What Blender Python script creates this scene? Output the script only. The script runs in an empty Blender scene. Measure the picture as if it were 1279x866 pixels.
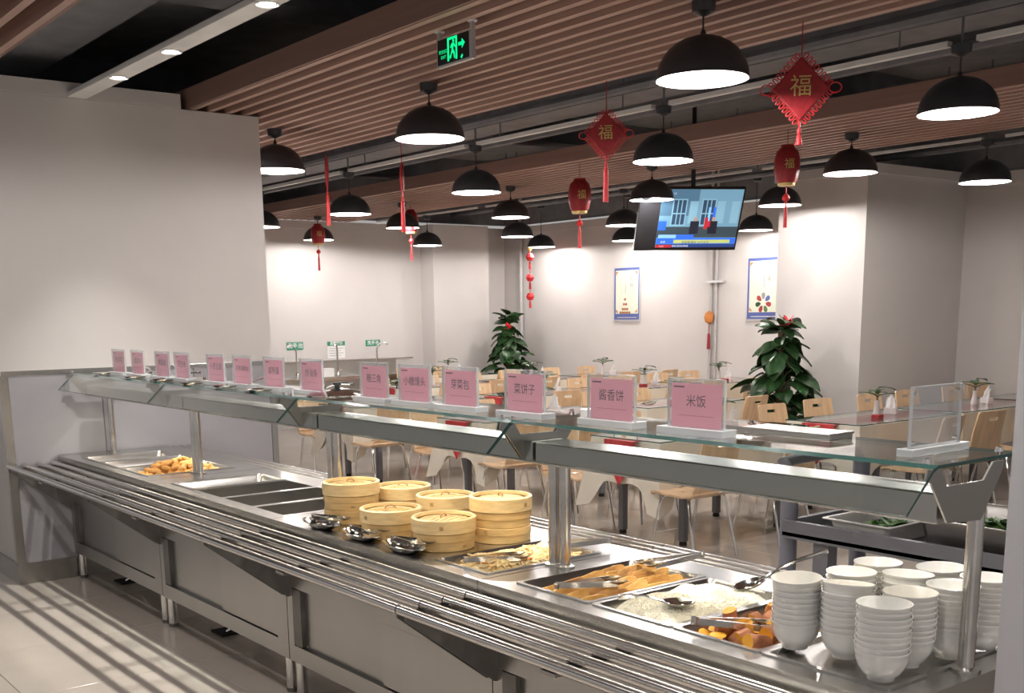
import bpy, bmesh, math, random
from mathutils import Vector, Matrix
random.seed(7)
PI = math.pi
sc = bpy.context.scene
col = sc.collection

# ------------------------------------------------------------------ camera
F, PX, PY, W_, H_ = 1395.66, 617.4, 667.2, 1279.0, 866.0
yaw, pit, roll = (math.radians(a) for a in (37.406, 11.263, -0.8584))
CAM = Vector((0, 0, 1.65))
fw = Vector((-math.cos(yaw) * math.cos(pit), math.sin(yaw) * math.cos(pit), -math.sin(pit)))
rt = Vector((math.sin(yaw), math.cos(yaw), 0))
up = rt.cross(fw)
cr, sr = math.cos(roll), math.sin(roll)
RT, UP = cr * rt + sr * up, -sr * rt + cr * up
cam = bpy.data.cameras.new('camera')
camo = bpy.data.objects.new('camera', cam)
col.objects.link(camo)
m = Matrix((RT, UP, -fw)).transposed().to_4x4()
m.translation = CAM
camo.matrix_world = m
cam.sensor_width = 36.0
cam.sensor_fit = 'HORIZONTAL'
cam.lens = F / W_ * 36.0
cam.shift_x = (W_ / 2 - PX) / W_
cam.shift_y = (PY - H_ / 2) / W_
cam.clip_start = 0.05
sc.camera = camo
# ------------------------------------------------------------------ world, exposure
wd = bpy.data.worlds.new('world'); sc.world = wd; wd.use_nodes = True
wd.node_tree.nodes['Background'].inputs[0].default_value = (1.0, 0.95, 0.92, 1)
wd.node_tree.nodes['Background'].inputs[1].default_value = 0.33
sc.view_settings.view_transform = 'Standard'
sc.view_settings.look = 'None'
sc.view_settings.gamma = 1.0
sc.view_settings.use_curve_mapping = False
sc.view_settings.exposure = 0.22
LAMP_W, SPOT_W, FOOD_W = 31.0, 165.0, 2.2


def at(px, py, **k):
    """point where the view line of a measured photo pixel meets a plane of the room"""
    d = fw * F + RT * (px - PX) - UP * (py - PY)
    (a, v), = k.items()
    i = 'xyz'.index(a)
    return CAM + d * ((v - CAM[i]) / d[i])


# ------------------------------------------------------------------ materials
M = {}


def mat(name, c, rough=0.5, metal=0.0, var=0.06, scale=6.0, bump=0.0, bscale=60.0, stretch=(1, 1, 1),
        emit=None, estr=0.0, spec=0.5, coat=0.0, sub=0.0, c2=None, rvar=0.0):
    mt = bpy.data.materials.new(name); mt.use_nodes = True
    nt = mt.node_tree; n = nt.nodes; L = nt.links
    b = n['Principled BSDF']
    tc = n.new('ShaderNodeTexCoord'); mp = n.new('ShaderNodeMapping')
    mp.inputs['Scale'].default_value = stretch
    L.new(tc.outputs['Object'], mp.inputs['Vector'])
    nz = n.new('ShaderNodeTexNoise'); nz.inputs['Scale'].default_value = scale; nz.inputs['Detail'].default_value = 4
    L.new(mp.outputs[0], nz.inputs['Vector'])
    rp = n.new('ShaderNodeValToRGB')
    lo = tuple(max(0, x * (1 - var)) for x in c); hi = tuple(min(1, x * (1 + var)) for x in c)
    if c2: lo, hi = c, c2
    rp.color_ramp.elements[0].position = .3; rp.color_ramp.elements[1].position = .7
    rp.color_ramp.elements[0].color = (*lo, 1); rp.color_ramp.elements[1].color = (*hi, 1)
    L.new(nz.outputs['Fac'], rp.inputs['Fac']); L.new(rp.outputs[0], b.inputs['Base Color'])
    b.inputs['Roughness'].default_value = rough; b.inputs['Metallic'].default_value = metal
    b.inputs['Specular IOR Level'].default_value = spec
    if coat: b.inputs['Coat Weight'].default_value = coat; b.inputs['Coat Roughness'].default_value = .05
    if sub: b.inputs['Subsurface Weight'].default_value = sub; b.inputs['Subsurface Radius'].default_value = (.01, .006, .004)
    if rvar:
        mr = n.new('ShaderNodeMapRange'); mr.inputs['To Min'].default_value = rough - rvar; mr.inputs['To Max'].default_value = rough + rvar
        L.new(nz.outputs['Fac'], mr.inputs['Value']); L.new(mr.outputs[0], b.inputs['Roughness'])
    if bump:
        n2 = n.new('ShaderNodeTexNoise'); n2.inputs['Scale'].default_value = bscale
        L.new(mp.outputs[0], n2.inputs['Vector'])
        bp = n.new('ShaderNodeBump'); bp.inputs['Strength'].default_value = bump; bp.inputs['Distance'].default_value = .01
        L.new(n2.outputs['Fac'], bp.inputs['Height']); L.new(bp.outputs[0], b.inputs['Normal'])
    if emit:
        b.inputs['Emission Color'].default_value = (*emit, 1); b.inputs['Emission Strength'].default_value = estr
    M[name] = mt
    return mt


def glassmat(name, tint, refl=1.0, rough=0.0, ior=.04, milk=0.0):
    mt = bpy.data.materials.new(name); mt.use_nodes = True
    nt = mt.node_tree; n = nt.nodes; L = nt.links
    n.remove(n['Principled BSDF'])
    tr = n.new('ShaderNodeBsdfTransparent'); tr.inputs[0].default_value = (*tint, 1)
    gl = n.new('ShaderNodeBsdfGlossy'); gl.inputs['Roughness'].default_value = rough
    gl.inputs[0].default_value = (refl, refl, refl, 1)
    lw = n.new('ShaderNodeLayerWeight'); lw.inputs['Blend'].default_value = .5
    pw = n.new('ShaderNodeMath'); pw.operation = 'POWER'; pw.inputs[1].default_value = 5.0
    fr = n.new('ShaderNodeMath'); fr.operation = 'MULTIPLY_ADD'; fr.inputs[1].default_value = .92; fr.inputs[2].default_value = ior
    L.new(lw.outputs['Facing'], pw.inputs[0]); L.new(pw.outputs[0], fr.inputs[0])
    mx = n.new('ShaderNodeMixShader')
    L.new(fr.outputs[0], mx.inputs[0]); L.new(tr.outputs[0], mx.inputs[1]); L.new(gl.outputs[0], mx.inputs[2])
    out = mx
    if milk:
        df = n.new('ShaderNodeBsdfDiffuse'); df.inputs[0].default_value = (.85, .85, .87, 1)
        out = n.new('ShaderNodeMixShader'); out.inputs[0].default_value = milk
        L.new(mx.outputs[0], out.inputs[1]); L.new(df.outputs[0], out.inputs[2])
    L.new(out.outputs[0], n['Material Output'].inputs['Surface'])
    M[name] = mt
    return mt


mat('wall', (.62, .585, .565), .75, var=.03, scale=1.5, bump=.05, bscale=40)
mat('laminate', (.36, .35, .375), .28, var=.03, scale=1.0)
mat('steel', (.50, .488, .47), .26, 1.0, var=.02, scale=2, rvar=.015)
mat('steel_door', (.43, .415, .395), .33, 1.0, var=.05, scale=2.5, stretch=(2, 2, .5), rvar=.03)
mat('tong_head', (.30, .24, .17), .35, .9, var=.25, scale=90)
mat('steel_dark', (.20, .19, .18), .45, 0.8, var=.15)
mat('chrome', (.74, .73, .72), .09, 1.0, var=.04)
mat('rail_steel', (.64, .62, .60), .20, 1.0, var=.08, scale=4, stretch=(.3, 5, 5))
mat('tile', (.56, .50, .44), .10, var=.05, scale=2.0, spec=.5, rvar=.03)
mat('grout', (.30, .27, .24), .8)
mat('ceiling', (.19, .19, .20), .8, var=.15, bump=.1)
mat('duct', (.15, .15, .165), .55, var=.2)
mat('slat', (.42, .27, .22), .5, var=.14, scale=8, stretch=(.15, 4, 4), bump=.03)
mat('fascia', (.24, .135, .105), .5, var=.12, scale=6, stretch=(.15, 4, 4))
mat('trunk_white', (.72, .70, .68), .5)
mat('black_metal', (.035, .035, .04), .38, 0.0, var=.1)
mat('lamp_inner', (.85, .85, .85), .45)
mat('bulb', (1, 1, 1), .3, emit=(1, .97, .95), estr=26.0)
mat('spot_lens', (1, 1, 1), .3, emit=(1, .97, .95), estr=30.0)
mat('warm_strip', (1, .9, .7), .5, emit=(1, .88, .68), estr=1.5)
mat('red', (.30, .012, .018), .5, var=.2, scale=30, bump=.1)
mat('red_bright', (.58, .022, .028), .5, var=.2, scale=30)
mat('gold', (.62, .47, .16), .4, .3, var=.1)
mat('orange_thread', (.55, .20, .05), .7, var=.2)
mat('card_pink', (.95, .40, .50), .6, var=.03)
mat('ink', (.10, .035, .05), .7)
mat('ink_grey', (.25, .25, .25), .7)
mat('ink_faint', (.62, .22, .28), .7)
mat('wood', (.66, .455, .275), .38, var=.13, scale=5, stretch=(4, 4, .35), coat=.2)
mat('wood_edge', (.60, .40, .22), .5, var=.2)
mat('bamboo', (.60, .40, .17), .48, var=.16, scale=7, stretch=(2, 2, 9), bump=.08, bscale=30)
mat('bamboo_lid', (.74, .54, .27), .5, var=.13, scale=9, stretch=(2, 2, 9), bump=.08, bscale=30)
mat('bamboo_weave', (.76, .57, .30), .55, var=.2, scale=40, bump=.4, bscale=110)
mat('bamboo_dark', (.42, .25, .10), .6, var=.3, scale=60)
mat('ceramic', (.66, .65, .635), .12, var=.02, coat=.3)
mat('paper', (.82, .81, .80), .7, var=.03)
mat('cloth', (.74, .69, .59), .8, var=.05, bump=.05, bscale=200)
mat('cloth_white', (.76, .75, .73), .8, var=.04)
mat('runner', (.34, .012, .02), .5, c2=(.60, .05, .05), scale=35)
mat('table_leg', (.19, .195, .215), .5)
mat('rubber', (.02, .02, .02), .7)
mat('cart', (.17, .17, .19), .5, var=.08)
mat('cart_post', (.20, .20, .245), .45)
mat('leaf', (.022, .060, .018), .32, var=.4, scale=9, spec=.4)
mat('sprig', (.045, .105, .028), .4, var=.3, scale=20)
mat('leaf_light', (.10, .20, .05), .4, var=.35, scale=9)
mat('greens', (.03, .11, .015), .5, c2=(.10, .25, .04), scale=30)
mat('stem', (.10, .13, .05), .6)
mat('pot', (.10, .085, .075), .4)
mat('moss', (.10, .07, .04), .9, bump=.5)
mat('fritter', (.62, .28, .06), .6, c2=(.80, .47, .16), scale=40, bump=.3, bscale=120)
mat('noodle', (.70, .50, .20), .5, c2=(.80, .66, .40), scale=18)
mat('shred', (.55, .22, .05), .5, var=.3)
mat('flatbread', (.55, .27, .06), .5, c2=(.74, .46, .15), scale=25, bump=.3, bscale=90)
mat('flatbread_dark', (.36, .15, .03), .5, c2=(.58, .30, .08), scale=30, bump=.3, bscale=90)
mat('rice', (.86, .83, .70), .55, var=.06, scale=30, bump=.5, bscale=220)
mat('yam_flesh', (.85, .40, .03), .5, var=.15, scale=20)
mat('yam_skin', (.34, .12, .045), .6, var=.25, scale=25, bump=.2)
mat('film', (.75, .73, .55), .3)
mat('tv_black', (.012, .012, .014), .25)
mat('green_sign', (.02, .22, .13), .5)
mat('sign_black', (.01, .012, .012), .3)
mat('exit_green', (0, .3, .1), .5, emit=(.0, 1.0, .30), estr=1.0)
mat('poster_blue', (.07, .10, .30), .4)
mat('poster_cream', (.66, .68, .55), .5, c2=(.70, .74, .62), scale=3)
mat('frame_alu', (.62, .61, .62), .35, .6)
mat('pipe_white', (.50, .48, .47), .4, var=.05)
mat('wall_pillar', (.56, .55, .57), .6, var=.03)
glassmat('glass', (.955, .978, .968), .9)
glassmat('glass_table', (.95, .97, .96), .9)
glassmat('acrylic', (.965, .97, .975), .9, milk=.06)
mat('acrylic_base', (.80, .82, .84), .12, var=.03)
M['acrylic_base'].node_tree.nodes['Principled BSDF'].inputs['Transmission Weight'].default_value = .6
mat('glass_edge', (.02, .06, .055), .15)
mat('tv_sky', (.2, .4, .6), .5, emit=(.16, .36, .52), estr=.9)


def emat(name, c, s=1.0):
    return mat(name, tuple(x * .2 for x in c), .4, emit=c, estr=s)


emat('tv_wall', (.20, .40, .55), .75); emat('tv_shade', (.10, .22, .34), .7); emat('tv_win', (.03, .07, .13), .8)
emat('tv_shutter', (.30, .55, .70), .7); emat('tv_floor', (.05, .08, .10), .7); emat('tv_suit', (.012, .015, .03), .8)
emat('tv_red', (.55, .02, .03), .9); emat('tv_blue', (.03, .14, .75), 1.0); emat('tv_bar', (.02, .05, .20), 1.0)
emat('tv_yellow', (.55, .60, .18), .9); emat('tv_cyan', (.25, .50, .95), 1.0); emat('tv_white', (.8, .85, .95), .9)
emat('tv_skin', (.5, .33, .27), .8)


# ------------------------------------------------------------------ mesh builder
class MB:
    def __init__(s): s.v = []; s.f = []; s.mi = []; s.cur = 0

    def slot(s, i): s.cur = i; return s

    def _add(s, vs, fs):
        o = len(s.v); s.v += [tuple(v) for v in vs]
        for f in fs: s.f.append(tuple(o + i for i in f)); s.mi.append(s.cur)
        return s

    def box(s, x0, x1, y0, y1, z0, z1):
        return s._add([(x0, y0, z0), (x1, y0, z0), (x1, y1, z0), (x0, y1, z0), (x0, y0, z1), (x1, y0, z1), (x1, y1, z1), (x0, y1, z1)],
                      [(0, 3, 2, 1), (4, 5, 6, 7), (0, 1, 5, 4), (1, 2, 6, 5), (2, 3, 7, 6), (3, 0, 4, 7)])

    def tube(s, pts, r, n=10, cap=True):
        pts = [Vector(p) for p in pts]
        rs = r if isinstance(r, (list, tuple)) else [r] * len(pts)
        vs = []; fs = []
        prev = None
        for i, p in enumerate(pts):
            if i == 0: t = pts[1] - pts[0]
            elif i == len(pts) - 1: t = pts[-1] - pts[-2]
            else: t = (pts[i + 1] - p).normalized() + (p - pts[i - 1]).normalized()
            t.normalize()
            a = prev if prev is not None else (Vector((0, 0, 1)) if abs(t.z) < .9 else Vector((1, 0, 0)))
            u = (a - t * a.dot(t)).normalized(); w = t.cross(u); prev = u
            for k in range(n):
                q = 2 * PI * k / n
                vs.append(p + (u * math.cos(q) + w * math.sin(q)) * rs[i])
        for i in range(len(pts) - 1):
            for k in range(n):
                a, b = i * n + k, i * n + (k + 1) % n
                fs.append((a, b, b + n, a + n))
        if cap:
            fs.append(tuple(range(n - 1, -1, -1))); o = (len(pts) - 1) * n
            fs.append(tuple(range(o, o + n)))
        return s._add(vs, fs)

    def lathe(s, prof, n=24, c=(0, 0, 0), close=False):
        vs = []; fs = []
        for r, z in prof:
            for k in range(n):
                q = 2 * PI * k / n
                vs.append((c[0] + r * math.cos(q), c[1] + r * math.sin(q), c[2] + z))
        m_ = len(prof)
        for i in range(m_ - 1 + (1 if close else 0)):
            j = (i + 1) % m_
            for k in range(n):
                fs.append((i * n + k, i * n + (k + 1) % n, j * n + (k + 1) % n, j * n + k))
        return s._add(vs, fs)

    def disc(s, r, z, n=24, c=(0, 0), flip=False):
        vs = [(c[0] + r * math.cos(2 * PI * k / n), c[1] + r * math.sin(2 * PI * k / n), z) for k in range(n)]
        f = tuple(range(n))
        return s._add(vs, [f[::-1] if flip else f])

    def prism(s, poly, a0, a1, axis='x'):
        """extrude a 2-d outline along an axis; outline is in the two other axes, in xyz order"""
        def P(u, v, a):
            return {'x': (a, u, v), 'y': (u, a, v), 'z': (u, v, a)}[axis]
        n = len(poly)
        vs = [P(u, v, a0) for u, v in poly] + [P(u, v, a1) for u, v in poly]
        fs = [tuple(range(n - 1, -1, -1)), tuple(range(n, 2 * n))] + [(i, (i + 1) % n, n + (i + 1) % n, n + i) for i in range(n)]
        return s._add(vs, fs)

    def grid(s, P, nu, nv):
        vs = [P(i / (nu - 1), j / (nv - 1)) for j in range(nv) for i in range(nu)]
        fs = [(j * nu + i, j * nu + i + 1, (j + 1) * nu + i + 1, (j + 1) * nu + i) for j in range(nv - 1) for i in range(nu - 1)]
        return s._add(vs, fs)

    def mesh(s, name, mats, smooth=False, bev=0.0, solid=0.0, weld=False):
        me = bpy.data.meshes.new(name)
        me.from_pydata(s.v, [], s.f); me.validate()
        if isinstance(mats, str): mats = [mats]
        for q in mats: me.materials.append(M[q])
        if len(mats) > 1 and len(me.polygons) == len(s.mi):
            for p, i in zip(me.polygons, s.mi): p.material_index = i
        bm = bmesh.new(); bm.from_mesh(me)
        if weld: bmesh.ops.remove_doubles(bm, verts=bm.verts, dist=1e-5)
        lv = [v for v in bm.verts if not v.link_faces]
        if lv: bmesh.ops.delete(bm, geom=lv, context='VERTS')
        bmesh.ops.recalc_face_normals(bm, faces=bm.faces)
        if solid: bmesh.ops.solidify(bm, geom=bm.faces[:], thickness=solid)
        if bev:
            es = [e for e in bm.edges if len(e.link_faces) == 2 and e.calc_face_angle(0) > .6]
            bmesh.ops.bevel(bm, geom=es, offset=bev, segments=2, affect='EDGES', profile=.5)
        bm.to_mesh(me); bm.free()
        if smooth:
            me.polygons.foreach_set('use_smooth', [True] * len(me.polygons))
            try: me.set_sharp_from_angle(angle=math.radians(40))
            except Exception: pass
        return me

    def build(s, name, mats, parent=None, loc=(0, 0, 0), rot=(0, 0, 0), **k):
        return link(name, s.mesh(name, mats, **k), parent, loc, rot)


def link(name, me, parent=None, loc=(0, 0, 0), rot=(0, 0, 0)):
    o = bpy.data.objects.new(name, me); col.objects.link(o)
    o.location = loc; o.rotation_euler = rot
    if parent: o.parent = parent
    return o


def tag(o, label, cat, group=None, kind=None):
    o['label'] = label; o['category'] = cat
    if group: o['group'] = group
    if kind: o['kind'] = kind
    return o


def struct(o, label=None, cat=None):
    o['kind'] = 'structure'
    if label: o['label'] = label; o['category'] = cat
    return o


def thing(name, label, cat, loc=(0, 0, 0), rz=0.0, group=None):
    o = bpy.data.objects.new(name, None); col.objects.link(o)
    o.empty_display_size = .1
    o.location = loc; o.rotation_euler = (0, 0, rz)
    return tag(o, label, cat, group)


def dup(o, parent=None, loc=None, rz=None, label=None, group=None):
    kids = list(o.children)
    c = o.copy(); col.objects.link(c); c.parent = parent
    if loc is not None: c.location = loc
    if rz is not None: c.rotation_euler = (c.rotation_euler[0], c.rotation_euler[1], rz)
    if label: c['label'] = label
    if group: c['group'] = group
    for ch in kids: dup(ch, c)
    return c


def text(name, s, size, mt, parent, loc, rot, bold=0.0):
    cu = bpy.data.curves.new('t', 'FONT'); cu.body = s; cu.size = size
    cu.align_x = 'CENTER'; cu.align_y = 'CENTER'; cu.resolution_u = 3; cu.offset = bold
    ob = bpy.data.objects.new('t', cu); col.objects.link(ob)
    dg = bpy.context.evaluated_depsgraph_get(); dg.update()
    me = bpy.data.meshes.new_from_object(ob.evaluated_get(dg))
    bpy.data.objects.remove(ob); bpy.data.curves.remove(cu)
    me.name = name; me.materials.clear(); me.materials.append(M[mt])
    return link(name, me, parent, loc, rot)


FRONT = (PI / 2, 0, 0)            # reads when seen from -y
SIDE = (PI / 2, 0, PI / 2)        # reads when seen from +x
ZC = 2.97                         # underside of the slatted panels, top of the walls
XL, XF, YB = -7.28, -14.85, 11.65

# ------------------------------------------------------------------ floor
fl = struct(MB().box(-16, 4, -4, 12.2, -.10, -.012).build('floor', 'grout'))
tm = MB().box(-.3985, .3985, -.3985, .3985, -.011, 0).mesh('tile', 'tile', bev=.0015)
tl = []
for i in range(-13, 13):
    for j in range(-7, 14):
        cx, cy = -5.82 + .4 + .8 * i, 1.21 + .4 + .8 * j
        if -15.2 < cx < 3.6 and -3.6 < cy < 11.9:
            d = Vector((cx, cy, 0)) - CAM; w = d.dot(fw)
            px, py = (PX + F * d.dot(RT) / w, PY - F * d.dot(UP) / w) if w > .3 else (-9999, 0)
            tl.append((0 if (-150 < px < 1430 and py < 1000) else 1, w, cx, cy))
tl.sort()
for k, (_, w, cx, cy) in enumerate(tl[:290]): link('tile', tm, fl, (cx, cy, 0))
rest = MB()
for _, w, cx, cy in tl[290:]: rest.box(cx - .3985, cx + .3985, cy - .3985, cy + .3985, -.011, 0)
rest.build('tile_field', 'tile', fl)['kind'] = 'stuff'

# ------------------------------------------------------------------ ceiling
ce = struct(MB().box(-16, 4, -4, 12.2, 3.62, 3.72).build('ceiling', 'ceiling'))
for y0, y1, z0 in ((5.02, 5.45, 3.18), (6.15, 6.5, 3.22), (9.5, 10.2, 3.2), (2.0, 2.35, 3.2)):
    MB().box(-15, 3.5, y0, y1, z0, z0 + .3).build('duct', 'duct', ce)
for y, z in ((2.75, 3.2), (5.6, 3.12), (6.75, 3.2), (9.0, 3.12), (10.6, 3.15)):
    MB().tube([(-15, y, z), (3.5, y, z)], .035, 8).build('ceiling_pipe', 'duct', ce, smooth=True)
for x in (-12.6, -9.4, -6.2, -3.0):
    MB().box(x - .15, x + .15, -3.9, 12, 3.36, 3.62).build('ceiling_beam', 'duct', ce)


def slat_panel(x0, x1, y0, y1, n, label):
    t = thing('slat_ceiling_panel', label, 'ceiling panel', ((x0 + x1) / 2, (y0 + y1) / 2, ZC))
    hx, hy = (x1 - x0) / 2, (y1 - y0) / 2
    MB().box(-hx, hx, -hy, hy, .105, .12).build('backing_board', 'fascia', t)
    pitch = (2 * hy - .05) / (n - 1)
    for s in (-1, 1):
        yy = s * (hy + .008)
        MB().box(-hx, hx, yy - .008, yy + .008, 0.002, .125).build('fascia_board', 'fascia', t)
    me = MB().box(-hx, hx, -.020, .020, 0, .105).mesh('slat', 'slat')
    for k in range(n): link('slat', me, t, (0, -hy + .025 + pitch * k, 0))
    return t


slat_panel(-14.8, 1.5, 3.12, 4.80, 14, 'brown wood slat ceiling panel with the exit sign, nearest the counter')
slat_panel(-14.8, 1.5, 7.02, 8.68, 14, 'brown wood slat ceiling panel over the dining tables')
slat_panel(-6.75, 1.5, .10, 1.72, 12, 'wood slat ceiling panel in front of the counter above the queue side')

# white trunking with lamps between
def trunk(xa, xb, y, z, w, h):
    t = MB().box(-(xb - xa) / 2, (xb - xa) / 2, -w / 2, w / 2, 0, h).build('cable_trunking', 'trunk_white', None, ((xa + xb) / 2, y, z))
    for q in (-.35, .35):
        MB().tube([((xb - xa) * q, 0, h), ((xb - xa) * q, 0, 3.62 - z)], .006, 6).build('hanger_rod', 'duct', t)
    return t


segs = [(-14.8, -9.93), (-9.77, -7.86), (-7.70, -5.70), (-5.54, -3.52), (-3.36, 1.5)]
for a, b in segs:
    tag(trunk(a, b, 5.78, 2.99, .045, .028), 'white cable trunking run between pendant lamps, behind the first slat panel', 'trunking', 'trunking runs behind the first slat panel')
for a, b in [(-14.8, -12.3), (-12.1, -9.2), (-9.0, -7.7), (-7.55, -5.25), (-5.05, 1.5)]:
    tag(trunk(a, b, 9.20, 2.99, .035, .022), 'thin white cable trunking behind the second slat panel', 'trunking', 'trunking runs behind the second slat panel')

# light track above the counter
lt = thing('spotlight_track', 'long white ceiling beam with recessed round spotlights over the counter', 'light track', (-3.0, 2.40, ZC))
MB().box(-4.27, 4.0, -.058, .058, 0, .03).build('beam', 'trunk_white', lt, bev=.004)
for x in (-6.55, -5.78, -4.70, -3.62, -2.54, -1.46, -.4):
    r = MB().lathe([(.034, .004), (.05, -.006), (.056, -.004), (.056, .002)], 20, (x + 3.0, 0, 0)).build('spotlight', 'lamp_inner', lt, smooth=True)
    MB().disc(.034, -.001, 20, (x + 3.0, 0), True).build('lens', 'spot_lens', r)
    l = bpy.data.lights.new('spot_light', 'SPOT'); l.energy = SPOT_W; l.spot_size = math.radians(74); l.spot_blend = 1.0
    l.shadow_soft_size = .035; l.color = (1, .95, .88)
    lo = bpy.data.objects.new('spot_light', l); col.objects.link(lo); lo.location = (x, 2.40, ZC - .03); 

# ------------------------------------------------------------------ walls
wl = struct(MB().box(-10.2, XL, 1.80, 3.61, 0, ZC - .005).build('wall_left', 'wall'))
MB().box(-10.2, XL + .012, 1.788, 3.06, ZC - .003, 3.055).build('cornice', 'wall', wl)
ys = [1.835, 2.40, 3.025, 3.58]
for a, b in zip(ys[:-1], ys[1:]):
    MB().box(XL, XL + .012, a + .002, b - .002, .135, 1.305).build('wainscot_panel', 'laminate', wl)
for y in ys[1:-1]:
    MB().box(XL, XL + .014, y - .003, y + .003, .135, 1.305).build('seam_strip', 'steel_dark', wl)
MB().box(XL, XL + .018, 1.80, 3.61, 1.305, 1.335).build('steel_rail_trim', 'steel', wl, bev=.003)
MB().box(XL - .03, XL + .016, 1.785, 1.835, .13, 1.305).build('steel_corner_trim', 'steel', wl)
MB().box(XL - .03, XL + .016, 3.58, 3.625, .0, 1.305).build('steel_corner_trim', 'steel', wl)
struct(MB().box(-10.2, XL + .015, 1.785, 3.58, 0, .135).build('baseboard_left', 'steel_door'))
wf = struct(MB().box(XF - .2, XF, 2.0, YB + .3, 0, ZC).build('wall_far', 'wall'))
struct(MB().box(XF, -14.5, 9.99, 11.05, 0, ZC).build('wall_pier', 'wall'))
MB().box(XF, XF + .02, 3, 9.99, 2.86, ZC).build('cornice', 'wall', wf)
MB().box(XF - .2, XF + .001, 2.0, YB + .3, ZC + .06, 3.62).build('upper_wall', 'ceiling', wf)
wb = struct(MB().box(XF - .2, 4, YB, YB + .2, 0, ZC).build('wall_back', 'wall'))
MB().box(XF, -7.9, YB - .02, YB, 2.86, ZC).build('cornice', 'wall', wb)
MB().box(-6.7, 4, YB - .04, YB, 2.88, ZC + .03).build('cornice', 'wall', wb)
MB().box(XF, 4, YB - .001, YB + .2, ZC + .05, 3.62).build('upper_wall', 'ceiling', wb)
wc = struct(MB().box(-7.86, -6.79, 9.86, YB, 0, ZC).build('wall_column', 'wall'))
MB().box(-7.9, -6.74, 9.82, YB - .05, 2.93, ZC + .05).build('cornice', 'wall', wc)
struct(MB().box(XF, -7.86, YB - .015, YB, 0, .1).build('baseboard_back', 'steel_door'))
wp = at(1254, 700, y=1.55)
struct(MB().box(wp.x, wp.x + .6, 1.55, 1.98, 0, 3.6).build('wall_right', 'wall_pillar'))

# ------------------------------------------------------------------ serving counter
CT = .80                                     # worktop height
CY0, CY1 = 2.085, 2.80                       # worktop front and rear
JX = [XL + .02, -5.76, -4.29, -2.82, -1.29]  # joints between the counter units
LBL = ['steel buffet counter unit against the partition wall, with the fried dough pan',
       'steel buffet counter unit with the row of empty wells',
       'steel buffet counter unit carrying the bamboo steamers',
       'steel buffet counter unit with rice, flatbread and the bowl stacks']
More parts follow.
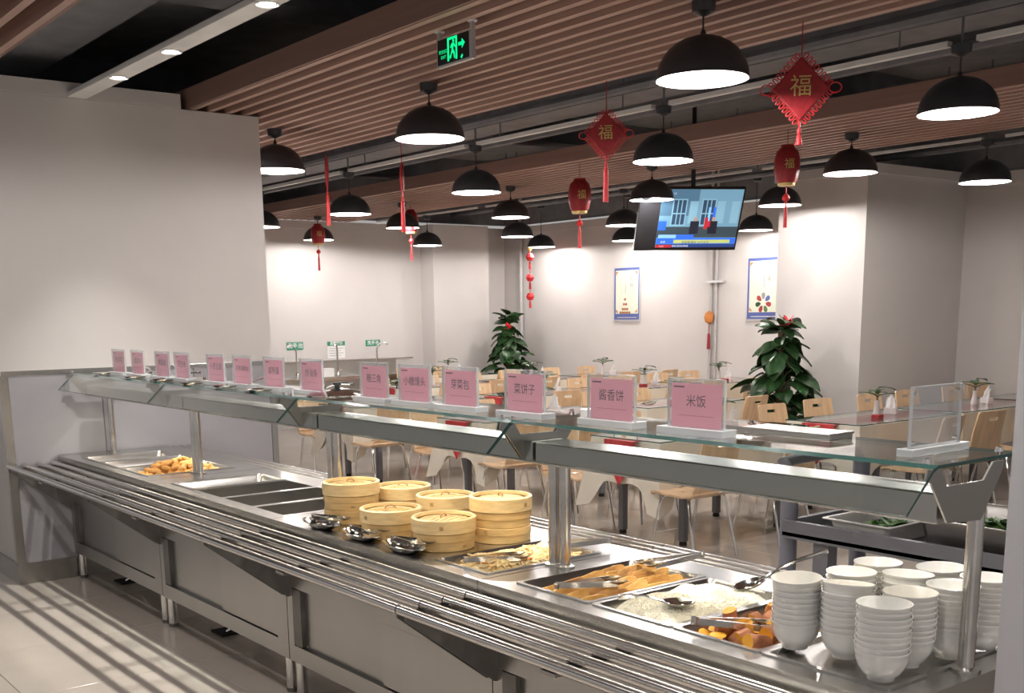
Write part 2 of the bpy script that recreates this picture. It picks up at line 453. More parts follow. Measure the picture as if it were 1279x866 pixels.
# wells per unit: (x0, x1) openings cut into the top
WELL = [[(-6.99, -6.70), (-6.66, -6.36), (-6.30, -5.92)],
        [(-5.56, -5.29), (-5.26, -4.97), (-4.93, -4.64), (-4.60, -4.33)],
        [(-3.16, -2.87)],
        [(-2.70, -2.38), (-2.345, -2.045), (-2.02, -1.745), (-1.72, -1.375)]]
WY0, WY1 = 2.165, 2.66
for ui in range(4):
    x0, x1 = JX[ui] + .003, JX[ui + 1] - .003
    cx = (x0 + x1) / 2
    u = thing('buffet_counter', LBL[ui], 'counter', (cx, 2.44, 0))
    X = lambda x: x - cx
    Y = lambda y: y - 2.44
    # worktop: strips around the wells
    t = MB()
    t.box(X(x0), X(x1), Y(CY0), Y(WY0), CT - .055, CT)
    t.box(X(x0), X(x1), Y(WY1), Y(CY1), CT - .055, CT)
    e = x0
    for a, b in WELL[ui] + [(x1, x1)]:
        if a - e > .001: t.box(X(e), X(a), Y(WY0), Y(WY1), CT - .055, CT)
        e = b
    top = t.build('worktop', 'steel', u)
    for a, b in WELL[ui]:                       # sunken basins
        bs = MB(); d = .14
        bs.box(X(a), X(b), Y(WY0), Y(WY1), CT - d - .004, CT - d)
        bs.box(X(a) - .003, X(a), Y(WY0), Y(WY1), CT - d, CT - .055); bs.box(X(b), X(b) + .003, Y(WY0), Y(WY1), CT - d, CT - .055)
        bs.box(X(a), X(b), Y(WY0) - .003, Y(WY0), CT - d, CT - .055); bs.box(X(a), X(b), Y(WY1), Y(WY1) + .003, CT - d, CT - .055)
        bs.build('well', 'steel_door', top)
    # body
    bz0, bz1 = .165, CT - .055
    MB().box(X(x0), X(x1), Y(CY0 + .0), Y(CY0 + .008), bz1 - .02, CT - .055).build('front_apron', 'steel', u)
    fy = CY0 + .055
    fr = MB()
    fr.box(X(x0), X(x1), Y(fy), Y(fy + .03), .50, bz1)          # upper band
    fr.box(X(x0), X(x1), Y(fy), Y(fy + .03), bz0, bz0 + .075)   # lower band
    fr.box(X(x0), X(x0) + .05, Y(fy), Y(fy + .03), bz0 + .075, .50)
    fr.box(X(x1) - .10, X(x1), Y(fy), Y(fy + .03), bz0 + .075, .50)
    fr.build('front_frame', 'steel_door', u)
    mid = (x0 + x1) / 2 + .05
    MB().box(X(x0) + .05, X(mid), Y(fy + .022), Y(fy + .034), bz0 + .075, .50).build('sliding_door', 'steel_door', u)
    MB().box(X(mid) - .02, X(x1) - .10, Y(fy + .008), Y(fy + .020), bz0 + .08, .495).build('sliding_door', 'steel_door', u)
    MB().box(X(x0) + .05, X(x0) + .12, Y(fy + .001), Y(fy + .022), bz0 + .08, .495).build('door_pull_channel', 'steel_dark', u)
    bd = MB()
    bd.box(X(x0), X(x0) + .01, Y(fy + .04), Y(CY1 - .03), bz0, bz1 - .145 + .06)
    bd.box(X(x1) - .01, X(x1), Y(fy + .04), Y(CY1 - .03), bz0, bz1)
    bd.box(X(x0) + .01, X(x1) - .01, Y(CY1 - .04), Y(CY1 - .03), bz0, bz1)
    bd.box(X(x0) + .01, X(x1) - .01, Y(fy + .04), Y(CY1 - .04), bz0, bz0 + .012)
    bd.build('body_panels', 'steel_door', u)
    for lx in (x0 + .045, x1 - .045):
        for ly in (CY0 + .085, CY1 - .085):
            lg = MB().tube([(X(lx), Y(ly), .02), (X(lx), Y(ly), bz0)], .025, 14).build('leg', 'rail_steel', u, smooth=True)
            MB().lathe([(.0, .0), (.024, 0), (.026, .02), (.0, .02)], 14, (X(lx), Y(ly), 0)).build('foot', 'steel_dark', lg, smooth=True)
    # tray slide
    for k in range(4):
        yy = 1.785 + .088 * k
        MB().tube([(X(x0) - (.0 if ui else .0), Y(yy), .755), (X(x1), Y(yy), .755)], .0165, 12).build('tray_rail', 'rail_steel', u, smooth=True)
    for bx in (x0 + .02, x1 - .02):
        MB().prism([(Y(1.79), .738), (Y(CY0 + .055), .738), (Y(CY0 + .055), .455), (Y(CY0 + .045), .455), (Y(1.79), .722)], X(bx) - .004, X(bx) + .004, 'x').build('rail_gusset', 'steel_dark', u)
    for bx in (cx - .05,):
        MB().box(X(bx) - .03, X(bx) + .03, Y(1.775), Y(CY0 + .055), .728, .738).build('rail_strap', 'steel', u)
    for k in range(3):
        yy = CY1 + .045 + .05 * k
        MB().tube([(X(x0), Y(yy), .785), (X(x1), Y(yy), .785)], .014, 10).build('rear_rail', 'rail_steel', u, smooth=True)
    for bx in (x0 + .2, x1 - .2):
        MB().box(X(bx) - .015, X(bx) + .015, Y(CY1 - .005), Y(CY1 + .16), .760, .772).build('rear_rail_bracket', 'steel', u)
    # drain hose under the unit
    if ui < 3:
        hx = x0 + .34
        MB().tube([(X(hx + .16), Y(2.42), bz0 + .01), (X(hx + .15), Y(2.40), .10), (X(hx + .10), Y(2.36), .05), (X(hx + .04), Y(2.33), .015)], .012, 8).build('drain_hose', 'rail_steel', u, smooth=True)
        MB().box(X(hx - .06), X(hx + .08), Y(2.28), Y(2.38), 0, .012).build('drain_plate', 'rubber', u, bev=.003)

# ------------------------------------------------------------------ sneeze guards
GZ = 1.314
PROF = [(2.078, 1.218), (2.155, 1.292), (2.170, 1.307), (2.190, GZ), (2.53, GZ)]
gx = [(-7.10, -5.618), (-5.612, -4.178), (-4.172, -2.753), (-2.747, -1.30)]
PX_ = [(-7.19, -5.865, -5.815), (-4.345, -4.285), (-2.83, -2.775), (-1.335,)]
GB = [(-7.18, -5.87), (-5.81, -4.35), (-4.28, -2.84), (-2.77, -1.34)]
GL = ['glass sneeze guard on steel posts against the partition wall', 'glass sneeze guard above the empty wells',
      'glass sneeze guard above the bamboo steamers', 'glass sneeze guard above the rice and bowl stacks']
bx_ = -1.31
arm = [at(*p, x=bx_) for p in ((1160, 588), (1177, 586), (1184, 608), (1230, 600), (1242, 577), (1256, 575), (1252, 590), (1226, 650), (1184, 654), (1164, 604), (1157, 602))]
arm = [(p.y, min(p.z, GZ - .007)) for p in arm]
for gi, ((a, b), pp) in enumerate(zip(gx, PX_)):
    cx = (a + b) / 2
    g = thing('sneeze_guard', GL[gi], 'sneeze guard', (cx, 2.42, CT))
    off = lambda y, z: (y - 2.42, z - CT)
    pr = [off(*p) for p in PROF]
    th = .008
    inner = [(pr[0][0] + .004, pr[0][1] - .004), (pr[1][0] + .005, pr[1][1] - .006), (pr[2][0] + .003, pr[2][1] - .008), (pr[3][0], pr[3][1] - .008), (pr[4][0], pr[4][1] - .008)]
    gm = MB()
    n = len(pr)
    va = [(a - cx, y, z) for y, z in pr] + [(a - cx, y, z) for y, z in inner]
    vb = [(b - cx, y, z) for y, z in pr] + [(b - cx, y, z) for y, z in inner]
    vs = va + vb; o = 2 * n
    fs = [(i, i + 1, o + i + 1, o + i) for i in range(n - 1)] + [(n + i, o + n + i, o + n + i + 1, n + i + 1) for i in range(n - 1)]
    gm._add(vs, [f for q, f in enumerate(fs) if q != 2])
    gm.slot(1)
    gm._add(vs, [fs[2]])
    gm._add(va, [(i, n + i, n + i + 1, i + 1) for i in range(n - 1)])
    gm._add(vb, [(i, i + 1, n + i + 1, n + i) for i in range(n - 1)])
    gm._add([va[0], va[n], vb[n], vb[0]], [(0, 1, 2, 3)])
    gm._add([va[n - 1], va[2 * n - 1], vb[2 * n - 1], vb[n - 1]], [(0, 3, 2, 1)])
    gm.build('glass_panel', ['glass', 'glass_edge'], g)
    for p_ in pp:
        po = MB().tube([(p_ - cx, .0, 0), (p_ - cx, .0, 1.225 - CT)], .0195, 16).build('post', 'rail_steel', g, smooth=True)
        MB().lathe([(0, 0), (.034, 0), (.034, .006), (.02, .010)], 16, (p_ - cx, 0, 0)).build('post_flange', 'steel', po, smooth=True)
        s = -1 if p_ in (-7.19, -5.815, -4.285, -2.775) else 1
        br = MB().prism([(y - 2.42, z - CT) for y, z in arm], p_ - cx + .018 * s, p_ - cx + .023 * s, 'x').build('bracket_plate', 'steel_door', g)
        for yy in (2.20, 2.50):
            MB().lathe([(0, .012), (.008, .010), (.010, 0), (0, 0)], 10, (p_ - cx, yy - 2.42, GZ - CT)).build('glass_stud', 'chrome', br, smooth=True)
    pa, pb = GB[gi]
    if gi: pa = gx[gi][0] + .01
    else: pb = gx[0][1]
    be = MB().box(pa - cx, (pb if gi == 3 else b) - cx, 2.262 - 2.42, 2.395 - 2.42, 1.170 - CT, 1.240 - CT).build('light_housing', 'steel', g, bev=.004)
    MB().box(pa - cx + .06, (pb if gi == 3 else b) - cx - .06, 2.315 - 2.42, 2.345 - 2.42, 1.1665 - CT, 1.1705 - CT).build('light_strip', 'warm_strip', be)
    l = bpy.data.lights.new('food_light', 'AREA'); l.shape = 'RECTANGLE'; l.size = b - a - .15; l.size_y = .03; l.energy = FOOD_W; l.color = (1, .88, .68)
    lo = bpy.data.objects.new('food_light', l); col.objects.link(lo); lo.parent = be; lo.location = (0, 2.33 - 2.42, 1.164 - CT)

print('counter done')
# ------------------------------------------------------------------ pendant lamps
LZ = 2.65
def make_lamp(name='pendant_lamp'):
    o = thing(name, 'x', 'lamp')
    R = .205
    outer = [(.012, .189), (.022, .187)] + [(R * math.sin(q), .186 * math.cos(q) ** .95) for q in [math.radians(a) for a in (14, 26, 38, 50, 62, 72, 80, 86)]] + [(R, .006), (R + .004, 0)]
    inner = [(R - .002, 0), (R - .006, .006)] + [(r - .006, z - .005) for r, z in outer[-3:1:-1]] + [(.02, .176)]
    sh = MB().lathe(outer, 40).build('shade', 'black_metal', o, smooth=True)
    MB().lathe(inner, 40).build('shade_lining', 'lamp_inner', sh, smooth=True)
    MB().lathe([(0, .175), (.02, .175), (.022, .15), (.042, .115), (.048, .088), (.038, .060), (.0, .046)], 20).build('bulb', 'bulb', o, smooth=True)
    MB().lathe([(.0, .212), (.008, .210), (.012, .198), (.016, .185), (.0, .185)], 16).build('socket_cap', 'black_metal', o, smooth=True)
    return o
lamp0 = make_lamp()
LAMPS = [
 # px, py of the rim centre, ceiling height of its canopy
 ('A', 877, 100, ZC), ('A', 537, 174, ZC), ('A', 336, 216, ZC),
 ('B', 1196, 142, 2.99), ('B', 828, 202, 2.99), ('B', 595, 241, 2.99), ('B', 437, 268, 2.99), ('B', 326, 284, 2.99),
 ('C', 1062, 217, ZC), ('C', 814, 250, ZC), ('C', 638, 272, ZC), ('C', 503, 285, ZC), ('C', 398, 300, ZC),
 ('D', 1230, 228, 2.99), ('D', 974, 257, 2.99), ('D', 779, 282, 2.99), ('D', 646, 296, 2.99), ('D', 534, 307, 2.99),
 ('E', 944, 288, 3.2), ('E', 783, 301, 3.2), ('E', 676, 309, 3.2)]
ROWY = {'A': 3.95, 'B': 5.78, 'C': 7.80, 'D': 9.22, 'E': 11.15}
LLAB = {'A': ('black dome pendant lamp hung from the slat panel that carries the exit sign', 'pendant lamps under the first slat panel'),
        'B': ('black dome pendant lamp hung in the white trunking line between the two slat panels', 'pendant lamps between the slat panels'),
        'C': ('black dome pendant lamp hung from the slat panel over the dining tables', 'pendant lamps under the dining slat panel'),
        'D': ('black dome pendant lamp hung in the thin white trunking behind the dining slat panel', 'pendant lamps behind the dining slat panel'),
        'E': ('black dome pendant lamp close to the poster wall', 'pendant lamps along the poster wall')}
first = True
for x in (-5.4, -3.2, -1.0):       # lamps over the queue side
    o = lamp0 if first else dup(lamp0)
    o.location = (x, .75, LZ); o['label'] = 'black dome pendant lamp hung over the queue in front of the counter'; o['group'] = 'pendant lamps over the queue'
    first = False
for row, px, py, zc in LAMPS:
    p = at(px, py, y=ROWY[row])
    if row == 'A' and px == 336: p.x = -7.72
    o = lamp0 if first else dup(lamp0)
    o.location = p
    o['label'], o['group'] = LLAB[row]
    first = False
for o in [x for x in list(bpy.data.objects) if x.name.startswith('pendant_lamp')]:
    p = o.location
    zc = {.75: ZC, 3.95: ZC, 7.80: ZC, 5.78: 2.99, 9.22: 2.99}.get(round(p.y, 2), 3.2)
    top = zc - p.z
    MB().tube([(0, 0, .21), (0, 0, top - .02)], .0045, 6).build('cord', 'black_metal', o)
    cn = MB().lathe([(0, top - .065), (.018, top - .06), (.05, top - .045), (.055, top)], 18).build('ceiling_cup', 'black_metal', o, smooth=True)
    if zc > 2.98: MB().tube([(0, 0, top), (0, 0, 3.62 - p.z)], .008, 6).build('hanger_rod', 'duct', cn)
    l = bpy.data.lights.new('lamp_light', 'POINT'); l.energy = LAMP_W; l.shadow_soft_size = .025; l.color = (1, .95, .91)
    lo = bpy.data.objects.new('lamp_light', l); col.objects.link(lo); lo.parent = o; lo.location = (0, 0, .018)

# ------------------------------------------------------------------ exit sign
ea, eb = at(540, 52, y=3.30), at(600, 36, y=3.30)
ew, ez0, ez1 = .285, at(541, 89, y=3.30).z, at(540, 53, y=3.30).z
ex = (ea.x + eb.x) / 2
s = thing('exit_sign', 'green lit running man exit sign hung under the slat panel', 'exit sign', (ex, 3.30, ez0))
eh = ez1 - ez0; hw = ew / 2
MB().box(-hw, hw, -.012, .012, 0, eh).build('frame', 'frame_alu', s, bev=.003)
MB().box(-hw + .010, hw - .022, -.0135, -.0115, .010, eh - .008).build('face', 'sign_black', s)
fz = -.0142
pc = s
E_ = 'exit_green'
dx = -.005; k = eh / .145
def ep(poly, name): 
    return MB().prism([(x + dx, z * k) for x, z in poly], fz - .0006, fz, 'y').build(name, E_, pc)
ep([(-.045, .020), (-.032, .020), (-.032, .122), (.022, .122), (.022, .020), (.034, .020), (.034, .134), (-.045, .134)], 'door_pictogram')
ep([(-.026, .030), (-.018, .030), (-.008, .058), (.004, .052), (.010, .026), (.017, .028), (.012, .060), (.002, .072), (.006, .092), (.018, .078), (.022, .083), (.008, .104), (-.010, .102), (-.022, .084), (-.016, .080), (-.006, .090), (-.012, .066), (-.020, .046), (-.028, .044)], 'runner_pictogram')
MB().lathe([(0, -.0006), (.007, -.0006), (.007, 0), (0, 0)], 12).build('runner_head', E_, pc, (dx + .003, fz, .113 * k), (PI / 2, 0, 0))
ep([(.045, .080), (.072, .080), (.072, .064), (.096, .088), (.072, .112), (.072, .096), (.045, .096)], 'arrow')
ep([(.060, .022), (.070, .014), (.080, .030), (.072, .036), (.068, .030)], 'small_mark')
text('lettering', '安全出口', .019, E_, pc, (-.083, fz - .0003, .073 * k), FRONT)
text('lettering', 'EXIT', .020, E_, pc, (-.083, fz - .0003, .046 * k), FRONT)
for q in (-hw + .01, hw - .01):
    b_ = MB().box(q - .008, q + .008, -.01, .01, eh, ZC - ez0).build('hanger', 'frame_alu', s)
    MB().lathe([(0, ZC - ez0 - .006), (.022, ZC - ez0 - .006), (.026, ZC - ez0)], 12, (q, 0, 0)).build('ceiling_plate', 'frame_alu', b_)

# ------------------------------------------------------------------ red new year hangings
def tassel(parent, z, L, r=.014, mt='red_bright'):
    MB().lathe([(0, z), (r * .5, z - .004), (r * .8, z - .018), (r * .45, z - .03), (r * .8, z - .036), (r, z - .06), (r * 1.25, z - L), (0, z - L)], 14).build('tassel', mt, parent, smooth=True)

def knot(p, rz, size, zc, label, tl_=.23):
    o = thing('chinese_knot', label, 'knot hanging', p, rz)
    h = size / 2
    b = MB().prism([(0, h), (h * .9, 0), (0, -h), (-h * .9, 0)], -.012, .012, 'y').build('diamond_panel', 'red', o, bev=.006)
    lo_ = MB()
    for sx in (-1, 1):
        for sz in (-1, 1):
            for k_ in range(8):
                f_ = (k_ + .5) / 8
                cx, cz = sx * h * .9 * (1 - f_), sz * h * f_
                nx, nz = sx * .74, sz * .67
                rr = size * .055
                lo_.tube([(cx + nx * rr * (1 + math.cos(q)) - nz * sx * sz * rr * .5 * math.sin(q), 0, cz + nz * rr * (1 + math.cos(q)) + nx * sx * sz * rr * .5 * math.sin(q)) for q in [2 * PI * t_ / 9 for t_ in range(10)]], size * .011, 5, False)
    lo_.build('cord_loops', 'red_bright', o)
    for sx in (-1, 1):
        MB().tube([(sx * (h * .9 + size * .10) + size * .10 * math.cos(q), 0, size * .08 * math.sin(q)) for q in [2 * PI * t_ / 14 for t_ in range(15)]], size * .012, 5, False).build('ear_loop', 'red_bright', o, smooth=True)
    MB().lathe([(0, -.013), (size * .19, -.013), (size * .2, -.012), (0, -.012)], 20).build('medallion', 'red_bright', b, rot=(PI / 2, 0, 0))
    text('lettering', '福', size * .36, 'gold', b, (0, -.0145, size * .02), FRONT)
    MB().tube([(0, 0, h), (0, 0, zc - p[2])], .003, 6).build('hanging_cord', 'red', o)
    MB().tube([(0, 0, -h), (0, 0, -h - .03)], .006, 6).build('knot_stem', 'red_bright', o)
    tassel(o, -h - .03, tl_)
    return o

def face_cam(p):     # turn a -y facing thing towards the queue
    return math.atan2(-p[0], p[1])
k1 = at(757, 168, y=4.78); k2 = at(1000, 111, y=4.60)
knot(k1, face_cam(k1) - .15, .25, ZC, 'red diamond knot with gold fu character and long red tassel')
knot(k2, face_cam(k2) + .1, .29, ZC, 'red diamond knot with gold fu character hung nearest the big pendant lamp', .08)
k3 = at(502, 222, y=4.78); k4 = at(408, 215, y=4.78)
knot(k3, face_cam(k3) + PI / 2 - .08, .21, ZC, 'red knot hanging seen edge-on with bright red tassel', .26)
knot(k4, face_cam(k4) + PI / 2 + .05, .23, ZC, 'dull red knot hanging seen edge-on beside the partition wall', .28)

def lantern(p, rz, w, h, zc, label, tl_):
    o = thing('red_lantern', label, 'lantern', p, rz)
    n = 24; vs = MB()
    prof = [(.28 * w, h / 2), (.42 * w, h * .40), (.5 * w, h * .15), (.5 * w, -h * .15), (.42 * w, -h * .40), (.34 * w, -h / 2)]
    b = MB()
    vs_ = []; 
    for r, z in prof:
        for k_ in range(n):
            q = 2 * PI * k_ / n; rr = r * (1 + (.02 if k_ % 3 == 0 else -.01))
            vs_.append((rr * math.cos(q), rr * math.sin(q), z))
    fs_ = [(i * n + k_, i * n + (k_ + 1) % n, (i + 1) * n + (k_ + 1) % n, (i + 1) * n + k_) for i in range(len(prof) - 1) for k_ in range(n)]
    body = b._add(vs_, fs_).build('body', 'red', o, smooth=True)
    MB().lathe([(0, h / 2), (.28 * w, h / 2), (.26 * w, h / 2 + .02), (0, h / 2 + .02)], 16).build('top_cap', 'red', o)
    MB().lathe([(0, -h / 2 - .02), (.33 * w, -h / 2 - .02), (.35 * w, -h / 2), (0, -h / 2)], 16).build('bottom_ring', 'gold', o)
    text('lettering', '福', w * .42, 'gold', body, (w * .10, -w * .505, .0), (PI / 2, 0, .2))
    MB().tube([(0, 0, h / 2 + .02), (0, 0, zc - p[2])], .003, 6).build('hanging_cord', 'red', o)
    MB().tube([(0, 0, -h / 2 - .02), (0, 0, -h / 2 - .09)], .004, 6).build('tassel_cord', 'red_bright', o)
    MB().lathe([(0, .03), (.022, .01), (.03, -.01), (.02, -.03), (0, -.035)], 12, (0, 0, -h / 2 - .10)).build('tassel_knot', 'red_bright', o, smooth=True)
    tassel(o, -h / 2 - .13, tl_, .012)
    return o

for (px, py, y, w, h, lab, tl_) in ((724, 245, 7.15, .205, .27, 'red fabric lantern with gold fu character hung before the poster wall', .20),
                                    (983, 207, 7.25, .19, .26, 'red fabric lantern with tassel hung beside the television', .20),
                                    (397, 293, 7.45, .185, .23, 'small red lantern hung in front of a pendant lamp by the partition wall', .22),
                                    (513, 277, 8.0, .19, .25, 'small red lantern partly behind a red tassel', .22)):
    p = at(px, py, y=y)
    lantern(p, face_cam(p), w, h, ZC, lab, tl_)

# string of little lanterns in the far corner
p = at(662, 347, y=11.0)
o = thing('lantern_string', 'vertical string of three small red lanterns in the room corner', 'lantern string', (p.x, 11.0, p.z))
MB().tube([(0, 0, .45), (0, 0, -.38)], .006, 6).build('cord', 'red_bright', o)
for dz in (.30, .0, -.28):
    b = MB().lathe([(.0, .06), (.04, .05), (.065, 0), (.04, -.05), (0, -.06)], 14, (0, 0, dz)).build('small_lantern', 'red_bright', o, smooth=True)
    MB().lathe([(0, dz - .06), (.015, dz - .07), (.022, dz - .17), (0, dz - .17)], 10).build('tassel', 'red_bright', b)
MB().lathe([(.0, .06), (.05, .03), (.0, -.03)], 10, (0, 0, .41)).build('gold_bead', 'gold', o)
MB().tube([(0, 0, .45), (0, 0, ZC + .23 - p.z)], .003, 5).build('hanging_cord', 'red', o)

# ------------------------------------------------------------------ television
c = at(861, 274, y=8.35)
tv = thing('television', 'flat black television tilted down from the ceiling showing a news broadcast', 'television', c)
tw, th_ = 1.04, .625
tilt = math.radians(25)
ry = math.atan2(-c.x, c.y) + math.radians(19)
tv.rotation_euler = (-tilt, 0, ry)
tv.rotation_mode = 'XYZ'
m3 = Matrix.Rotation(ry, 4, 'Z') @ Matrix.Rotation(tilt, 4, 'X')
tv.rotation_euler = m3.to_euler()
MB().box(-tw / 2, tw / 2, -.01, .035, -th_ / 2, th_ / 2).build('casing', 'tv_black', tv, bev=.006)
MB().box(-.26, .26, .035, .07, -.18, .16).build('back_housing', 'tv_black', tv, bev=.01)
sx0, sx1, sz0, sz1 = -.31, tw / 2 - .02, -th_ / 2 + .035, th_ / 2 - .015
scn = MB().box(sx0, sx1, -.0125, -.0102, sz0, sz1).build('screen', 'tv_wall', tv)
MB().box(-tw / 2 + .02, sx0 - .004, -.0125, -.0102, sz0, sz1).build('dark_screen_margin', 'tv_black', tv)
def sq(u0, u1, v0, v1, mt, name, lay=1):
    X_ = lambda u: sx0 + (sx1 - sx0) * u
    Z_ = lambda v: sz0 + (sz1 - sz0) * v
    return MB().box(X_(u0), X_(u1), -.0125 - .0006 * lay, -.0125 - .0006 * lay + .0005, Z_(v0), Z_(v1)).build(name, mt, scn)
sq(0, .46, .55, 1, 'tv_shade', 'picture_area'); sq(0, 1, .17, .36, 'tv_floor', 'picture_area')
for u in (.16, .52):
    sq(u - .015, u + .165, .38, .84, 'tv_shutter', 'picture_window', 2)
    sq(u, u + .15, .40, .82, 'tv_win', 'picture_window', 3)
    for q in (.05, .10): sq(u + q - .006, u + q + .006, .40, .82, 'tv_shutter', 'picture_window', 4)
    sq(u, u + .15, .58, .60, 'tv_shutter', 'picture_window', 4)
for u in (.36, .70, .88): sq(u, u + .10, .42, .80, 'tv_shutter', 'picture_shutter', 2)
sq(.60, .63, .36, .70, 'tv_cyan', 'picture_flag', 5); sq(.57, .61, .32, .52, 'tv_red', 'picture_flag', 6); sq(.66, .69, .40, .70, 'tv_blue', 'picture_flag', 5)
for u in (.45, .68):
    sq(u - .055, u + .055, .24, .46, 'tv_suit', 'picture_figure', 7); sq(u - .02, u + .02, .46, .53, 'tv_skin', 'picture_figure', 7)
sq(.61, .645, .36, .46, 'tv_red', 'picture_figure', 8)
sq(.0, .10, .30, .46, 'tv_blue', 'picture_flag', 3)
sq(.02, .24, .165, .225, 'tv_cyan', 'caption_bar', 8); sq(.24, .46, .165, .225, 'tv_blue', 'caption_bar', 8)
sq(0, 1, .065, .165, 'tv_blue', 'caption_bar', 8); sq(.22, .93, .075, .135, 'tv_yellow', 'caption_bar', 9)
sq(0, 1, 0, .06, 'tv_bar', 'ticker_bar', 8); sq(0, .2, 0, .045, 'tv_red', 'ticker_bar', 9)
text('lettering', '11:21', .022, 'tv_white', scn, (sx0 + .06, -.019, sz0 + .012), FRONT)
text('lettering', '要闻 国际新闻联播', .020, 'tv_white', scn, (sx0 + .25, -.019, sz0 + .014), FRONT)
text('lettering', '新闻直播间 今日关注', .030, 'tv_bar', scn, (sx0 + .40, -.0195, sz0 + .050), FRONT)
text('lettering', '新闻', .024, 'tv_white', scn, (sx0 + .07, -.0195, sz0 + .055), FRONT)
text('lettering', 'CCTV 13', .030, 'tv_white', scn, (sx0 + .08, -.0195, sz1 - .04), FRONT)
# ceiling mount: straight up from the set, in room axes
mi = m3.to_3x3().inverted()
def R3(v): return tuple(mi @ Vector(v))
MB().tube([R3((-.05, .10, -.1)), R3((-.05, .10, 3.62 - c.z))], .022, 10).build('ceiling_pole', 'black_metal', tv)
MB().box(-.12, .06, .035, .12, -.1, .1).build('mount_plate', 'black_metal', tv)

# ------------------------------------------------------------------ posters, pipes and the pipe charm
def poster(x0, x1, z0, z1, label, kind):
    w, h = x1 - x0, z1 - z0
    o = thing('framed_poster', label, 'poster', ((x0 + x1) / 2, YB, (z0 + z1) / 2))
    MB().box(-w / 2, w / 2, -.022, -.002, -h / 2, h / 2).build('frame', 'frame_alu', o, bev=.003)
    sh = MB().box(-w / 2 + .014, w / 2 - .014, -.0235, -.0215, -h / 2 + .03, h / 2 - .014).build('printed_sheet', 'poster_blue', o)
    MB().box(-w / 2 + .045, w / 2 - .032, -.0250, -.0236, -h / 2 + .115, h / 2 - .05).build('print_panel', 'poster_cream', sh)
    f = -.0256
    for sx in (-1, 1):
        for sz in (-1, 1):
            cx, cz = sx * (w / 2 - .075), (h / 2 - .09 if sz > 0 else -h / 2 + .155)
            MB().prism([(cx - .028 * sx, cz + .024 * sz), (cx + .024 * sx, cz + .024 * sz), (cx + .024 * sx, cz - .028 * sz)], f - .0004, f, 'y').build('corner_ornament', 'orange_thread', sh)
    if kind == 0:
        text('lettering', '粗', .075, 'ink_grey', sh, (w * .19, f, h * .27), FRONT)
        text('lettering', '粮', .075, 'ink_grey', sh, (w * .19, f, h * .16), FRONT)
        for k_, (r_, n_) in enumerate(((.0, 1), (-.07, 2), (-.14, 3), (-.19, 5))):
            for q in range(n_):
                cx = -.03 + (q - (n_ - 1) / 2) * .045
                MB().prism([(cx + .024 * math.cos(a), -.07 + r_ + .020 * math.sin(a)) for a in [2 * PI * t_ / 8 for t_ in range(8)]], f - .0004, f, 'y').build('food_print', 'yam_skin', sh)
    else:
        text('lettering', '三', .08, 'ink_grey', sh, (w * .10, f, h * .27), FRONT)
        text('lettering', '素', .08, 'ink_grey', sh, (w * .10, f, h * .15), FRONT)
        cols = ['ink_grey', 'poster_blue', 'red', 'leaf_light', 'red', 'leaf', 'red', 'ink_grey']
        for k_ in range(7):
            a = PI / 2 - k_ * 2 * PI / 7
            pts = []
            for t_ in range(10):
                u = t_ / 10 * 2 * PI
                lx, ly = .085 + .045 * math.cos(u), .030 * math.sin(u) * (1 + .3 * math.cos(u))
                pts.append((-.03 + lx * math.cos(a) - ly * math.sin(a), -.17 + lx * math.sin(a) + ly * math.cos(a)))
            MB().prism(pts, f - .0004, f, 'y').build('petal_print', cols[k_], sh)
    for q in range(3):
        MB().box(-w * .05 - q * .035, -w * .05 - q * .035 + .008, f - .0004, f, h * .02, h * .20).build('small_print', 'ink_grey' if q == 0 else 'frame_alu', sh)
    MB().box(-w / 2 + .08, w / 2 - .06, f - .001, f + .002, -h / 2 + .055, -h / 2 + .068).build('small_print', 'frame_alu', sh)
    return o

poster(-12.23, -11.69, 1.475, 2.255, 'blue framed poster of a food pyramid on the back wall', 0)
poster(-9.745, -9.13, 1.475, 2.285, 'blue framed poster of colourful petals partly hidden by the column', 1)
for x, r in ((-10.35, .022), (-10.255, .018)):
    tag(MB().tube([(0, 0, 0), (0, 0, 3.62)], r, 10).build('wall_pipe', 'pipe_white', None, (x, YB - .03, 0), smooth=True),
        'pale vertical pipe on the back wall ' + ('carrying the orange charm' if r > .02 else 'right beside the charmed pipe'), 'pipe')
tag(MB().tube([(0, 0, 0), (0, 0, 3.62)], .03, 10).build('wall_pipe', 'pipe_white', None, (-14.36, YB - .05, 0), smooth=True), 'pale vertical pipe standing in the far room corner', 'pipe')
MB().box(-10.40, -10.12, YB - .075, YB - .0, 1.98, 2.01).build('pipe_clamp', 'frame_alu', wb)
o = thing('pipe_charm', 'orange knotted charm with red tassel tied on the wall pipe', 'charm', (-10.33, YB - .075, 1.53))
MB().lathe([(0, .09), (.05, .06), (.07, 0), (.05, -.06), (0, -.09)], 12).build('knot', 'orange_thread', o, smooth=True)
MB().tube([(0, 0, -.08), (0, 0, -.20)], .006, 6).build('cord', 'red', o)
MB().lathe([(0, -.20), (.018, -.22), (.024, -.42), (0, -.42)], 10).build('tassel', 'red', o)
print('hangings done')
